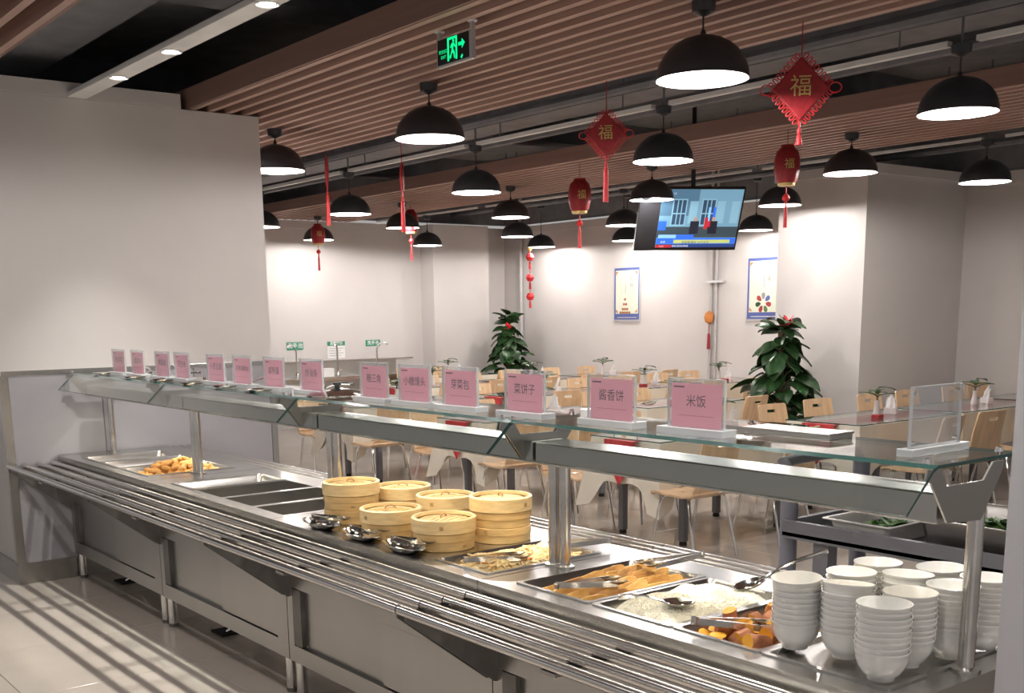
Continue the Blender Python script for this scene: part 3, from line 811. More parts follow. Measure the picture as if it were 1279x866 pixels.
# ------------------------------------------------------------------ food pans
def gn_pan(x0, x1, y0, y1, label, depth=.06, mt='steel', zt=CT + .004, name='food_pan'):
    cx, cy = (x0 + x1) / 2, (y0 + y1) / 2
    o = thing(name, label, 'food pan', (cx, cy, zt - depth))
    hx, hy = (x1 - x0) / 2, (y1 - y0) / 2
    def ring(a, b, r, z):
        return [(sx * (a - r) + r * math.cos(q), sy * (b - r) + r * math.sin(q), z)
                for sx, sy, q0 in ((1, 1, 0), (-1, 1, PI / 2), (-1, -1, PI), (1, -1, 1.5 * PI)) for q in [q0 + PI / 2 * t_ / 4 for t_ in range(5)]]
    rings = [ring(hx, hy, .012, depth - .004), ring(hx, hy, .012, depth), ring(hx - .014, hy - .014, .02, depth),
             ring(hx - .020, hy - .020, .025, depth - .01), ring(hx - .034, hy - .034, .035, .003), ring(hx - .045, hy - .045, .03, 0)]
    vs = [v for r in rings for v in r]; n = 20
    fs = [(i * n + k_, i * n + (k_ + 1) % n, (i + 1) * n + (k_ + 1) % n, (i + 1) * n + k_) for i in range(len(rings) - 1) for k_ in range(n)]
    fs.append(tuple(range((len(rings) - 1) * n, len(rings) * n)))
    MB()._add(vs, fs).build('pan_shell', mt, o, smooth=True)
    return o

def wellpan(ui, i, label, depth=.06):
    a, b = WELL[ui][i]
    return gn_pan(a - .012, b + .012, WY0 - .012, WY1 + .012, label, depth)

wellpan(0, 0, 'empty steel food pan nearest the partition wall')
wellpan(0, 1, 'empty steel food pan beside the fried dough pan')
wellpan(0, 2, 'steel food pan filled with golden fried dough pieces', .05)
wellpan(1, 0, 'steel food pan with a few leftover crumbs')
wellpan(2, 0, 'steel food pan of shredded pancake beside the steamers', .06)
wellpan(3, 0, 'steel food pan of golden flatbread slices', .06)
wellpan(3, 1, 'steel food pan full of white rice', .06)
wellpan(3, 2, 'steel food pan of sweet potato chunks', .06)
bt = wellpan(3, 3, 'shallow wet steel tray under the bowl stacks', .012)

def blob(seed, r, sub=2, amp=.25, sc=(1, 1, 1)):
    rnd = random.Random(seed)
    bm = bmesh.new(); bmesh.ops.create_icosphere(bm, subdivisions=sub, radius=r)
    ax = [(Vector((rnd.uniform(-1, 1), rnd.uniform(-1, 1), rnd.uniform(-1, 1))) * 3 / r, rnd.uniform(0, 6), rnd.uniform(.3, 1)) for _ in range(4)]
    for v in bm.verts:
        d = sum(w * math.sin(a.dot(v.co) + p_) for a, p_, w in ax) / 4
        v.co *= 1 + amp * d
        v.co = Vector((v.co.x * sc[0], v.co.y * sc[1], v.co.z * sc[2]))
    me = bpy.data.meshes.new('blob'); bm.to_mesh(me); bm.free()
    me.polygons.foreach_set('use_smooth', [True] * len(me.polygons))
    return me

# fried dough pile (each piece a thing)
fm = []
for k_ in range(4):
    me = blob(k_, .020, 2, .35, (1.6, .8, .75)); me.name = 'fried_dough'; me.materials.append(M['fritter']); fm.append(me)
rnd = random.Random(3)
for k_ in range(125):
    while True:
        u, v = rnd.uniform(-1, 1), rnd.uniform(-1, 1)
        if abs(u) ** 2.2 + abs(v) ** 2.2 < 1: break
    lay = rnd.random()
    hgt = max(0.0, 1 - (u * u + v * v))
    z = CT - .042 + .016 + lay * hgt * .088
    o = link('fried_dough_piece', fm[k_ % 4], None, (-6.11 + u * .155, 2.41 + v * .21, z), (rnd.uniform(-.5, .5), rnd.uniform(-.5, .5), rnd.uniform(0, 6)))
    tag(o, 'golden fried dough piece piled in its steel pan', 'fried dough', 'fried dough pieces in the pan')
for k_, (dx_, dy_) in enumerate(((-.05, -.05), (.03, .08), (.06, .0), (-.02, .12))):
    tag(link('crumb', fm[k_ % 4], None, (-5.425 + dx_, 2.42 + dy_, CT - .05), (0, 0, k_)), 'small golden crumb left on an almost empty pan', 'crumb', 'leftover crumbs').scale = (.5, .5, .4)

def heap(name, x0, x1, y0, y1, zb, hgt, mt, label, cat, seed, nx=30, ny=40, rough=.008):
    rnd = random.Random(seed)
    ph = [(rnd.uniform(20, 60), rnd.uniform(20, 60), rnd.uniform(0, 6)) for _ in range(6)]
    hx, hy = (x1 - x0) / 2, (y1 - y0) / 2
    def P(u, v):
        x, y = (u * 2 - 1) * hx, (v * 2 - 1) * hy
        e = (1 - abs(u * 2 - 1) ** 8) * (1 - abs(v * 2 - 1) ** 8)
        z = hgt * e + rough * e * sum(math.sin(a * x + b * y + p_) for a, b, p_ in ph) / 2 + rnd.uniform(-1, 1) * rough * .35 * e
        return (x, y, z)
    o = MB().grid(P, nx, ny).build(name, mt, None, ((x0 + x1) / 2, (y0 + y1) / 2, zb), smooth=True)
    tag(o, label, cat, None, 'stuff')
    return P, o

# shredded pancake
P, _o = heap('shredded_pancake', -3.145, -2.885, 2.19, 2.635, CT - .045, .042, 'noodle', 'heap of shredded fried pancake with bits of carrot', 'food', 5, 30, 40, .004)
sh = MB(); sh2 = MB(); rnd = random.Random(5)
for k_ in range(420):
    u, v = rnd.uniform(.1, .9), rnd.uniform(.1, .95); p = Vector(P(u, v)); a = rnd.uniform(0, PI); l_ = rnd.uniform(.015, .032)
    q = (sh2 if k_ % 7 == 0 else sh)
    d = Vector((math.cos(a), math.sin(a), rnd.uniform(-.3, .3))) * l_
    q.tube([p - d + Vector((0, 0, .002)), p + Vector((0, 0, .010)), p + d + Vector((0, 0, .002))], .0035, 4)
sh.build('pancake_strips', 'noodle', _o)['kind'] = 'stuff'
sh2.build('carrot_strips', 'shred', _o)['kind'] = 'stuff'
fp = MB().grid(lambda u, v: (-.12 + u * .10 + .02 * math.sin(v * 9), .13 + v * .11, .012 + .07 * math.sin(u * PI) * (0.4 + .6 * v) + .006 * math.sin(u * 20 + v * 9)), 10, 8)
fp.build('food_film', 'film', _o, smooth=True, solid=.0008)
# rice
P, _o = heap('rice', -2.330, -2.060, 2.185, 2.64, CT - .040, .055, 'rice', 'mound of white steamed rice filling a pan', 'rice', 6, 40, 60, .0035)
gr = MB(); rnd = random.Random(8)
for k_ in range(2600):
    u, v = rnd.uniform(.04, .96), rnd.uniform(.04, .96); p = Vector(P(u, v)); a = rnd.uniform(0, PI); t_ = rnd.uniform(-.6, .6)
    d = Vector((math.cos(a) * math.cos(t_), math.sin(a) * math.cos(t_), math.sin(t_))) * .0042
    w = Vector((-math.sin(a), math.cos(a), 0)) * .0019; z_ = Vector((0, 0, .0022)); p += Vector((0, 0, .001))
    gr._add([p - d, p + w, p + z_, p - w, p + d], [(0, 1, 2), (0, 2, 3), (4, 2, 1), (4, 3, 2)])
gr.build('rice_grains', 'rice', _o)['kind'] = 'stuff'
# flatbread slices, leaning in two rows
def slice_mesh(seed):
    rnd = random.Random(seed)
    a, b = .050, .017
    pts = [(a * abs(math.cos(q)) ** .5 * (1 if math.cos(q) > 0 else -1), b * abs(math.sin(q)) ** .7 * (1 if math.sin(q) > 0 else -1)) for q in [2 * PI * t_ / 14 for t_ in range(14)]]
    pts = [(x * rnd.uniform(.93, 1.07), y * rnd.uniform(.9, 1.1)) for x, y in pts]
    return MB().prism(pts, -.0055, .0055, 'z').mesh('flatbread_slice', 'flatbread' if seed % 2 else 'flatbread_dark', bev=.0015)
sm = [slice_mesh(k_) for k_ in range(4)]
rnd = random.Random(11)
for r_, yy in enumerate((2.245, 2.33, 2.42, 2.51, 2.59)):
    n_ = 9
    for k_ in range(n_):
        xx = -2.662 + .245 * k_ / (n_ - 1)
        hz = .010 * math.sin(PI * (k_ + .5) / n_) + (0, .004, .012, .020, .012)[r_]
        o = link('flatbread_slice', sm[(k_ + r_) % 4], None, (xx + rnd.uniform(-.004, .004), yy + rnd.uniform(-.012, .012), CT - .034 + hz + (.006 if k_ % 2 else -.004)), (rnd.uniform(.95, 1.45), rnd.uniform(-.35, .05), PI / 2 - .30 + rnd.uniform(-.15, .15)))
        tag(o, 'golden brown flatbread slice leaning among the others in its pan', 'flatbread', 'flatbread slices in the pan')
# sweet potato chunks
def yam(seed, r, l_):
    rnd = random.Random(seed); n = 12
    vs = []; fs = []
    for i, z in enumerate((-l_ / 2, -l_ / 6, l_ / 6, l_ / 2)):
        for k_ in range(n):
            q = 2 * PI * k_ / n; rr = r * (1 + .08 * math.sin(3 * q + seed)) * (1 if i in (1, 2) else .96)
            vs.append((rr * math.cos(q), rr * math.sin(q) * .9, z + (.006 * math.cos(q + seed) if i in (0, 3) else 0)))
    b = MB()
    b._add(vs, [(i * n + k_, i * n + (k_ + 1) % n, (i + 1) * n + (k_ + 1) % n, (i + 1) * n + k_) for i in range(3) for k_ in range(n)])
    b.slot(1)._add(vs, [tuple(range(n - 1, -1, -1)), tuple(range(3 * n, 4 * n))])
    return b.mesh('sweet_potato_chunk', ['yam_skin', 'yam_flesh'], smooth=True)
ym = [yam(1, .023, .042), yam(2, .026, .032), yam(3, .022, .055), yam(4, .026, .020)]
rnd = random.Random(21); spots = []
for lay, n_, zz in ((0, 34, CT - .026), (1, 17, CT + .004)):
    cnt = 0; tries = 0
    while cnt < n_ and tries < 2000:
        tries += 1
        x, y = rnd.uniform(-1.985, -1.78), rnd.uniform(2.21, 2.62)
        if all((x - a) ** 2 + (y - b) ** 2 > .038 ** 2 for a, b, l_ in spots if l_ == lay):
            spots.append((x, y, lay)); cnt += 1
            tilt_ = rnd.choice([.2, 1.4, 1.2, .5])
            o = link('sweet_potato_chunk', ym[cnt % 4], None, (x, y, zz), (tilt_, rnd.uniform(-.3, .3), rnd.uniform(0, 6)))
            tag(o, 'orange sweet potato chunk with brown skin in its pan', 'sweet potato', 'sweet potato chunks in the pan')

# ------------------------------------------------------------------ serving tools
def spoon(label, loc, rz, pitch=.25, L=.24, bowl=.04, slotted=False, name='serving_spoon', cat='spoon'):
    o = thing(name, label, cat, loc, rz)
    o.rotation_euler = (0, -pitch, rz)
    b = MB().grid(lambda u, v: ((u * 2 - 1) * bowl * 1.25 * math.sqrt(max(0, 1 - ((v * 2 - 1) * .98) ** 2)) if False else bowl * 1.25 * (u * 2 - 1), bowl * (v * 2 - 1) * math.sqrt(max(.0, 1 - ((u * 2 - 1) * .99) ** 2)),
                                   -.018 * (1 - (u * 2 - 1) ** 2) * (1 - (v * 2 - 1) ** 2)), 14, 10).build('spoon_bowl', 'chrome', o, smooth=True, solid=.0012, weld=True)
    MB().tube([(bowl * 1.2, 0, 0), (bowl * 1.2 + .04, 0, .012), (L * .6, 0, .02), (L, 0, .02)], [.004, .0045, .006, .008], 8).build('handle', 'chrome', o, smooth=True)
    return o

def tongs(label, loc, rz, pitch=.1, L=.24, mt='rail_steel'):
    o = thing('tongs', label, 'tongs', loc, rz)
    o.rotation_euler = (0, -pitch, rz)
    for s in (-1, 1):
        a = MB().prism([(0, .0), (L * .6, s * .030), (L * .78, s * .034), (L * .78, s * .036), (L * .58, s * .033), (0, s * .004)], -.009, .009, 'z').build('arm', mt, o)
        def HD(u, v, s=s):
            q = 2 * PI * u; rr = v
            return (L * .80 + .036 * rr * math.cos(q), s * .026 + .020 * rr * math.sin(q), .006 - .012 * (1 - rr * rr))
        MB().grid(HD, 15, 5).build('scoop_head', 'tong_head', a, smooth=True, weld=True, solid=.001)
    MB().tube([(0, 0, -.010), (0, 0, .010)], .009, 10).build('hinge', 'chrome', o)
    return o

tongs('steel tongs laid in the shredded pancake pan', (-3.02, 2.185, CT + .020), 1.25, -.02)
tongs('steel tongs laid across the front of the flatbread pan', (-2.53, 2.175, CT + .022), 1.25, -.02)
tongs('steel tongs laid across the sweet potatoes', (-1.96, 2.165, CT + .035), .95, -.10, .26)
tongs('steel tongs resting on the rear edge of the flatbread pan', (-2.47, 2.76, CT + .045), -1.75, -.03, .27)
tongs('steel tongs resting on the rear edge of the shredded pancake pan', (-2.90, 2.74, CT + .03), -2.0, -.02, .24)
spoon('steel serving spoon stuck in the front of the rice', (-2.13, 2.285, CT + .034), -1.9, .05, .19, .04)
spoon('steel rice ladle resting on the rear of the rice', (-2.135, 2.60, CT + .036), .95, .30, .25, .042)

# oval steel dishes in front of the steamers
for k_, (x, y, rz_) in enumerate(((-3.95, 2.142, .05), (-3.64, 2.142, -.02), (-3.34, 2.142, .02))):
    o = thing('oval_steel_dish', ['shiny oval steel dish with tongs beside the empty wells', 'shiny oval steel dish with tongs between two others before the steamers', 'shiny oval steel dish with tongs nearest the shredded pancake'][k_], 'dish', (x, y, CT), rz_)
    prof = [(0, .004), (.05, .003), (.075, .012), (.098, .026), (.108, .029), (.107, .026), (.074, .008), (.05, 0), (0, 0)]
    d = MB().lathe(prof, 30).build('dish', 'chrome', o, smooth=True); d.scale = (1.12, .50, 1)
    tg = tongs('steel tongs lying in the oval dish ' + ['beside the empty wells', 'before the steamers', 'nearest the shredded pancake'][k_], (x - .09, y + .012, CT + .038), rz_ + .15, 0, .20, 'chrome')

# ------------------------------------------------------------------ bamboo steamers
def steamer(x, y, r, tiers, th, label, rz_):
    o = thing('bamboo_steamer', label, 'bamboo steamer', (x, y, CT), rz_)
    for k_ in range(tiers):
        z0 = k_ * th
        b = MB().lathe([(r - .012, z0 + .004), (r - .006, z0), (r - .003, z0 + .002), (r - .003, z0 + th * .52), (r, z0 + th * .55), (r, z0 + th - .002), (r - .004, z0 + th), (r - .014, z0 + th)], 44).build('basket_tier', 'bamboo', o, smooth=True)
        if k_ == 0: MB().disc(r - .012, z0 + .004, 44, flip=True).build('base_slats', 'bamboo', b)
        MB().box(r - .001, r + .002, -.006, .006, z0 + th * .62, z0 + th * .9).build('lacing', 'bamboo_dark', b, rot=(0, 0, 2.2 + k_ * 1.9))
        MB().box(r - .004, r - .0018, -.008, .008, z0 + th * .2, z0 + th * .34).build('joint_patch', 'bamboo_dark', b, rot=(0, 0, 4.4 + k_ * 1.1))
    z0 = tiers * th; lh = .052
    ld = MB().lathe([(r - .010, z0), (r + .004, z0 + .001), (r + .005, z0 + lh - .003), (r + .001, z0 + lh), (r - .007, z0 + lh), (r - .009, z0 + lh - .012)], 44).build('lid', 'bamboo_lid', o, smooth=True)
    dome = MB()
    rr = r - .008
    dome.lathe([(rr, z0 + lh - .020), (rr * .8, z0 + lh - .014), (rr * .5, z0 + lh - .009), (rr * .2, z0 + lh - .006), (0.001, z0 + lh - .005)], 44)
    wv = dome.build('lid_weave', 'bamboo_weave', ld, smooth=True)
    for q in range(-4, 5):
        yy = q * rr * .2
        xx = math.sqrt(max(0, rr * rr * .92 - yy * yy))
        zf = lambda x_, y_: z0 + lh - .005 - .015 * ((x_ * x_ + y_ * y_) / (rr * rr)) + .0015
        ribs = MB().tube([(xx * t_ / 4, yy, zf(xx * t_ / 4, yy)) for t_ in range(-4, 5)], .0022, 5)
        ribs.build('weave_strip', 'bamboo_weave', ld)
    MB().tube([(-.022, 0, z0 + lh - .006), (-.016, 0, z0 + lh + .004), (0, 0, z0 + lh + .007), (.016, 0, z0 + lh + .004), (.022, 0, z0 + lh - .006)], .003, 6).build('lid_handle', 'bamboo_dark', ld)
    MB().box(r + .003, r + .0062, -.007, .007, z0 + .018, z0 + .032).build('lid_lacing', 'bamboo_dark', ld, rot=(0, 0, 3.6))
    return o

SR = .115
def sxy(px, py):
    p = at(px, py, z=CT); v = Vector((p.x, p.y)).normalized(); return p.x + v.x * SR, p.y + v.y * SR
STE = [((442, 656), 2, .058, 'tall bamboo steamer of two tiers beside the empty wells'), ((489, 676), 1, .060, 'low bamboo steamer behind the middle oval dish'),
       ((555, 691), 1, .064, 'low bamboo steamer nearest the shredded pancake and the tray rail'), ((626, 681), 2, .059, 'tall bamboo steamer of two tiers next to the sneeze guard posts'),
       ((503, 648), 1, .075, 'low bamboo steamer behind the two-tier one, near the rear rail'), ((557, 660), 1, .070, 'bamboo steamer between the two tall ones at the rear')]
pos = []
for (pp, n_, th, lab), rr in zip(STE, (.3, 1.2, 2.0, 2.9, .8, 1.6)):
    x, y = sxy(*pp)
    pos.append([x, y])
print('steamers', [(round(a, 3), round(b, 3)) for a, b in pos])
for it in range(60):
    for i in range(6):
        for j in range(i):
            dx_, dy_ = pos[i][0] - pos[j][0], pos[i][1] - pos[j][1]; d = math.hypot(dx_, dy_)
            if d < .246:
                f_ = (.246 - d) / 2 / d
                pos[i][0] += dx_ * f_; pos[i][1] += dy_ * f_; pos[j][0] -= dx_ * f_; pos[j][1] -= dy_ * f_
print('steamers', [(round(a, 3), round(b, 3)) for a, b in pos])
for (pp, n_, th, lab), rr, (x, y) in zip(STE, (.3, 1.2, 2.0, 2.9, .8, 1.6), pos):
    steamer(x, y, SR, n_, th, lab, rr)

# ------------------------------------------------------------------ stacks of bowls
bowl = MB().lathe([(0, .009), (.026, .009), (.040, .020), (.0535, .042), (.0592, .068), (.0608, .0715), (.0624, .0715), (.0624, .0665), (.0602, .0635), (.0594, .052), (.054, .034), (.044, .017), (.033, .008), (.031, 0), (.026, 0), (.025, .004), (0, .004)], 30).mesh('rice_bowl', 'ceramic', smooth=True)
ST = [(-1.42, 2.205, 9, 0), (-1.575, 2.285, 9, .07), (-1.70, 2.255, 9, .03), (-1.44, 2.34, 9, 0), (-1.655, 2.415, 9, 0), (-1.545, 2.49, 9, .03), (-1.412, 2.475, 9, 0), (-1.40, 2.608, 9, 0), (-1.53, 2.625, 9, .02), (-1.675, 2.56, 9, 0)]
for x, y, n_, tl_ in ST:
    for k_ in range(n_):
        a = tl_ * 1.6 if k_ == n_ - 1 else 0.0
        o = link('rice_bowl', bowl, None, (x + random.uniform(-.0012, .0012), y, CT + .004 + a * .03 + k_ * .0137 + random.uniform(0, .0008)), (a * .6, -a, random.uniform(0, 6)))
        if k_ == n_ - 1: tag(o, 'white rice bowl lying open on top of its stack', 'bowl', 'top bowls of the stacks')
        else: tag(o, 'white rice bowl nested inside a tall stack on the tray', 'bowl', 'nested bowls in the stacks')

# ------------------------------------------------------------------ dish name cards
CARDS = [((836, 545), (903, 550), '米饭', 'rice'), ((738, 520), (790, 526), '酱香饼', 'three characters, second from the bare holder'),
         ((634, 508), (678, 514), '菜饼子', ''), ((556, 497), (595, 502), '芽菜包', ''), ((502, 491), (535, 495), '小糖馒头', ''), ((451, 486), (485, 490), '糖三角', ''),
         ((377, 481), (403, 485), '炸油条', ''), ((331, 476), (355, 480), '咸鸭蛋', ''), ((291, 471), (316, 475), '凉拌海带丝', ''), ((258, 468), (283, 472), '小葱豆腐', ''),
         ((220, 465), (236, 468), '花生米', ''), ((195, 462), (212, 465), '榨菜丝', ''), ((166, 459), (180, 462), '腐乳块', ''), ((141, 460), (158, 462), '老咸菜', '')]
for k_, (pa, pb, s_, _) in enumerate(CARDS):
    yy = 2.30 if k_ > 5 else 2.27
    A, B = at(*pa, y=yy), at(*pb, y=yy)
    cx = (A.x + B.x) / 2; w = .185 if k_ < 6 else .18
    lab = ['pink card reading mi fan in a clear acrylic stand on the glass', 'pink card reading jiang xiang bing in a clear acrylic stand on the glass', 'pink card reading cai bing zi in a clear acrylic stand on the glass',
           'pink card reading ya cai bao in a clear acrylic stand on the glass', 'pink card reading xiao tang man tou in a clear acrylic stand', 'pink card reading tang san jiao in a clear acrylic stand',
           'pink card beside tang san jiao in an acrylic stand, by the round lid', 'pink card reading xian ya dan in an acrylic stand', 'pink card reading liang ban hai dai si in an acrylic stand', 'pink card reading xiao cong dou fu in an acrylic stand',
           'pink card reading hua sheng mi in an acrylic stand', 'pink card reading zha cai si in an acrylic stand', 'pink card reading fu ru kuai in an acrylic stand', 'pink card reading lao xian cai in an acrylic stand closest to the partition wall'][k_]
    o = thing('sign_holder', lab, 'name card', (cx, yy, GZ), random.uniform(-.03, .03))
    bh = .020; ch = .118
    MB().box(-w / 2 - .025, w / 2 + .025, -.030, .030, 0, bh).build('acrylic_foot', 'acrylic_base', o, bev=.002)
    MB().box(-w / 2 - .006, w / 2 + .006, -.0045, -.0025, bh, bh + ch + .012).build('acrylic_sheet', 'acrylic', o)
    MB().box(-w / 2 - .006, w / 2 + .006, .0025, .0045, bh, bh + ch + .012).build('acrylic_sheet', 'acrylic', o)
    for q0, q1, z0_, z1_ in ((-w / 2 - .0075, -w / 2 - .006, bh, bh + ch + .013), (w / 2 + .006, w / 2 + .0075, bh, bh + ch + .013), (-w / 2 - .006, w / 2 + .006, bh + ch + .012, bh + ch + .0135)):
        MB().box(q0, q1, -.0045, .0045, z0_, z1_).build('sheet_edge', 'acrylic_base', o)
    cd = MB().box(-w / 2 + .004, w / 2 - .004, -.0008, .0008, bh, bh + ch).build('pink_card', 'card_pink', o)
    n_ = len(s_)
    text('lettering', s_, min(.036, .14 / n_), 'ink', cd, (0, -.0013, bh + ch * .58), FRONT)
    MB().box(-w / 2 + .012, -w / 2 + .05, -.0014, -.0009, bh + ch - .012, bh + ch - .008).build('small_print', 'ink', cd)
    MB().box(-w / 2 + .03, w / 2 - .03, -.0014, -.0009, bh + .030, bh + .032).build('small_print', 'ink_faint', cd)
o = thing('sign_holder', 'empty clear acrylic stand without a card at the counter end', 'card stand', (-1.425, 2.375, GZ), PI / 2)
MB().box(-.12, .12, -.02, .02, 0, .018).build('acrylic_foot', 'acrylic_base', o, bev=.002)
for q in (-.0045, .0035): MB().box(-.10, .10, q, q + .001, .018, .155).build('acrylic_sheet', 'acrylic', o)
for q0, q1, z0_, z1_ in ((-.1015, -.10, .018, .156), (.10, .1015, .018, .156), (-.10, .10, .155, .1565)): MB().box(q0, q1, -.0045, .0045, z0_, z1_).build('sheet_edge', 'acrylic_base', o)
for q in (-.09, .09):
    for z in (.03, .142): MB().tube([(q, -.006, z), (q, .006, z)], .004, 8).build('screw', 'chrome', o)

# things lying on the glass
o = thing('steel_container', 'low brushed steel box lying on the glass beside the mi fan card', 'container', (-1.87, 2.45, GZ))
MB().box(-.14, .14, -.05, .05, 0, .014).build('box_body', 'steel_door', o, bev=.003)
MB().box(-.143, .143, -.053, .053, .012, .018).build('box_lid', 'steel_door', o, bev=.002)
o = tag(MB().box(-.07, .07, -.045, .045, 0, .028).build('paper_box', 'paper', None, (-2.60, 2.44, GZ), (0, 0, .1), bev=.003), 'flat white paper box between the cai bing zi and jiang xiang bing cards', 'box')
o = thing('round_lid', 'round steel lid with black knob lying on the glass by the tang san jiao card', 'lid', (-4.16, 2.36, GZ))
MB().lathe([(.13, 0), (.132, .004), (.10, .016), (.05, .026), (0, .029)], 30).build('dome', 'chrome', o, smooth=True)
MB().lathe([(0, .026), (.012, .027), (.010, .040), (.018, .044), (.018, .052), (0, .055)], 14).build('knob', 'rubber', o, smooth=True)
LG = [('beside the round lid', -4.42, 2.42, .3), ('behind the xian ya dan card', -4.78, 2.40, 2.8), ('behind the liang ban hai dai si card', -5.12, 2.41, .2), ('behind the xiao cong dou fu card', -5.5, 2.43, 2.9), ('behind the hua sheng mi card', -5.95, 2.41, .1), ('behind the fu ru kuai card', -6.4, 2.42, 3.0)]
for k_, (wh, x, y, rz_) in enumerate(LG):
    spoon('steel serving spoon lying on the glass ' + wh, (x, y, GZ + .018), rz_, .0, .20, .034)
for k_, (x, y) in enumerate(((-4.62, 2.23), (-5.0, 2.24), (-5.38, 2.235), (-5.78, 2.24), (-6.2, 2.24), (-6.75, 2.25))):
    o = tag(MB().lathe([(0, .003), (.045, .003), (.062, .012), (.068, .013), (.064, .009), (.046, 0), (0, 0)], 24).build('steel_saucer', 'chrome', None, (x, y, GZ), smooth=True), 'small shiny steel saucer lying on the glass in front of the name cards', 'saucer', 'saucers on the glass')
print('food done')
# ------------------------------------------------------------------ dining chairs
def make_chair():
    o = thing('dining_chair', 'x', 'chair')
    prof = [(.215, .425), (.20, .442), (.15, .447), (.05, .437), (-.08, .434), (-.15, .440), (-.185, .460), (-.205, .50), (-.222, .57), (-.240, .66), (-.256, .735), (-.263, .765), (-.268, .790), (-.276, .825), (-.280, .838)]
    cols_ = [-1, -.9, -.55, -.30, .30, .55, .9, 1]
    def hw(i):
        z = prof[i][1]; x = prof[i][0]
        if x > -.15: return .205 - (.012 if i == 0 else 0)
        w = .195 - .02 * (z - .46) / .38
        return w - (.012 if i == len(prof) - 1 else 0)
    vs = []
    for i, (x, z) in enumerate(prof):
        for c_ in cols_:
            y = c_ * hw(i)
            dx_ = .022 * (c_ * c_) * min(1, max(0, (z - .46) / .2)) if x < -.15 else 0
            vs.append((x + dx_, y, z - (.0 if x < -.15 else .008 * (1 - c_ * c_))))
    n = len(cols_); fs = []
    for i in range(len(prof) - 1):
        for j in range(n - 1):
            if i in (11,) and j == 3: continue
            fs.append((i * n + j, i * n + j + 1, (i + 1) * n + j + 1, (i + 1) * n + j))
    k_ = 6
    b = MB(); b._add(vs, [f for f in fs if f[0] // n < k_])
    b.build('seat', 'wood', o, smooth=True, solid=.013)
    b = MB(); b._add(vs, [f for f in fs if f[0] // n >= k_])
    b.build('backrest', 'wood', o, smooth=True, solid=.013)
    for sx, sy in ((1, 1), (1, -1), (-1, 1), (-1, -1)):
        top = (sx * .10, sy * .145, .428)
        MB().tube([(sx * .06, sy * .03, .422), (sx * .10, sy * .13, .422), (sx * .118, sy * .165, .41), (sx * .135, sy * .178, .36), (sx * (.20 if sx > 0 else .215), sy * .20, .006)], .0105, 8).build('leg', 'chrome', o, smooth=True)
    for sx in (1, -1):
        MB().tube([(sx * .10, -.12, .421), (sx * .10, .12, .421)], .009, 8).build('crossbar', 'chrome', o)
    return o

def make_table(L):
    """white-clothed table, long axis along y, origin at the middle of its floor print"""
    o = thing('dining_table', 'x', 'table')
    a, b = .335, L / 2
    MB().box(-a + .01, a - .01, -b + .01, b - .01, .722, .745).build('table_board', 'wood_edge', o)
    for sx in (-1, 1):
        for sy in (-1, 1):
            lg = MB().box(sx * (a - .03) - .025, sx * (a - .03) + .025, sy * (b - .28) - .025, sy * (b - .28) + .025, .03, .722).build('leg', 'table_leg', o, bev=.003)
            MB().lathe([(0, 0), (.028, 0), (.028, .018), (.022, .03), (0, .03)], 12, (sx * (a - .03), sy * (b - .28), 0)).build('foot', 'rubber', lg)
    return o

def make_cloth(L, seed, mt='cloth'):
    rnd = random.Random(seed)
    a, b = .338, L / 2 + .003
    per = []
    def seg(p0, p1, n):
        for t_ in range(n): per.append((p0[0] + (p1[0] - p0[0]) * t_ / n, p0[1] + (p1[1] - p0[1]) * t_ / n))
    nb, na = 28, 16
    cs = [(-a, -b), (a, -b), (a, b), (-a, b)]
    for i in range(4): seg(cs[i], cs[(i + 1) % 4], na if i % 2 == 0 else nb)
    N = len(per); rows = 6; vs = []
    for r_ in range(rows):
        for i, (x, y) in enumerate(per):
            dc = min(math.hypot(x - cx_, y - cy_) for cx_, cy_ in cs)
            drop = .30 + .20 * math.exp(-(dc / .11) ** 2) + .010 * math.sin(i * .9 + seed)
            t_ = r_ / (rows - 1)
            nx, ny = (1 if x >= a - 1e-6 else -1 if x <= -a + 1e-6 else 0), (1 if y >= b - 1e-6 else -1 if y <= -b + 1e-6 else 0)
            out = .004 + t_ * (.030 + .014 * math.sin(i * 1.15 + seed * 2) + .04 * math.exp(-(dc / .12) ** 2))
            vs.append((x + nx * out, y + ny * out, .749 - drop * t_))
    fs = [(r_ * N + i, r_ * N + (i + 1) % N, (r_ + 1) * N + (i + 1) % N, (r_ + 1) * N + i) for r_ in range(rows - 1) for i in range(N)]
    fs.append(tuple(range(N)))
    return MB()._add(vs, fs).mesh('tablecloth', mt, smooth=True, solid=.0015)

def make_runner(L):
    b = L / 2 + .012
    m_ = MB()
    m_.box(-.15, .15, -b, b, .7502, .7522)
    for s in (-1,):
        m_.prism([(-.15, .7522), (.15, .7522), (.15, .64), (0, .43), (-.15, .64)], s * b - .050, s * b - .047, 'y')
        m_.box(-.15, .15, s * b - .050, s * b, .7502, .7522)
    return m_.mesh('table_runner', 'runner')

def make_glass(L):
    a, b = .35, L / 2 + .012
    m_ = MB(); o_ = 0
    z0, z1 = .7535, .7615
    v = [(-a, -b, z0), (a, -b, z0), (a, b, z0), (-a, b, z0), (-a, -b, z1), (a, -b, z1), (a, b, z1), (-a, b, z1)]
    m_._add(v, [(0, 3, 2, 1), (4, 5, 6, 7)]); m_.slot(1)
    m_._add(v, [(0, 1, 5, 4), (1, 2, 6, 5), (2, 3, 7, 6), (3, 0, 4, 7)])
    return m_.mesh('glass_top', ['glass_table', 'glass_edge'])

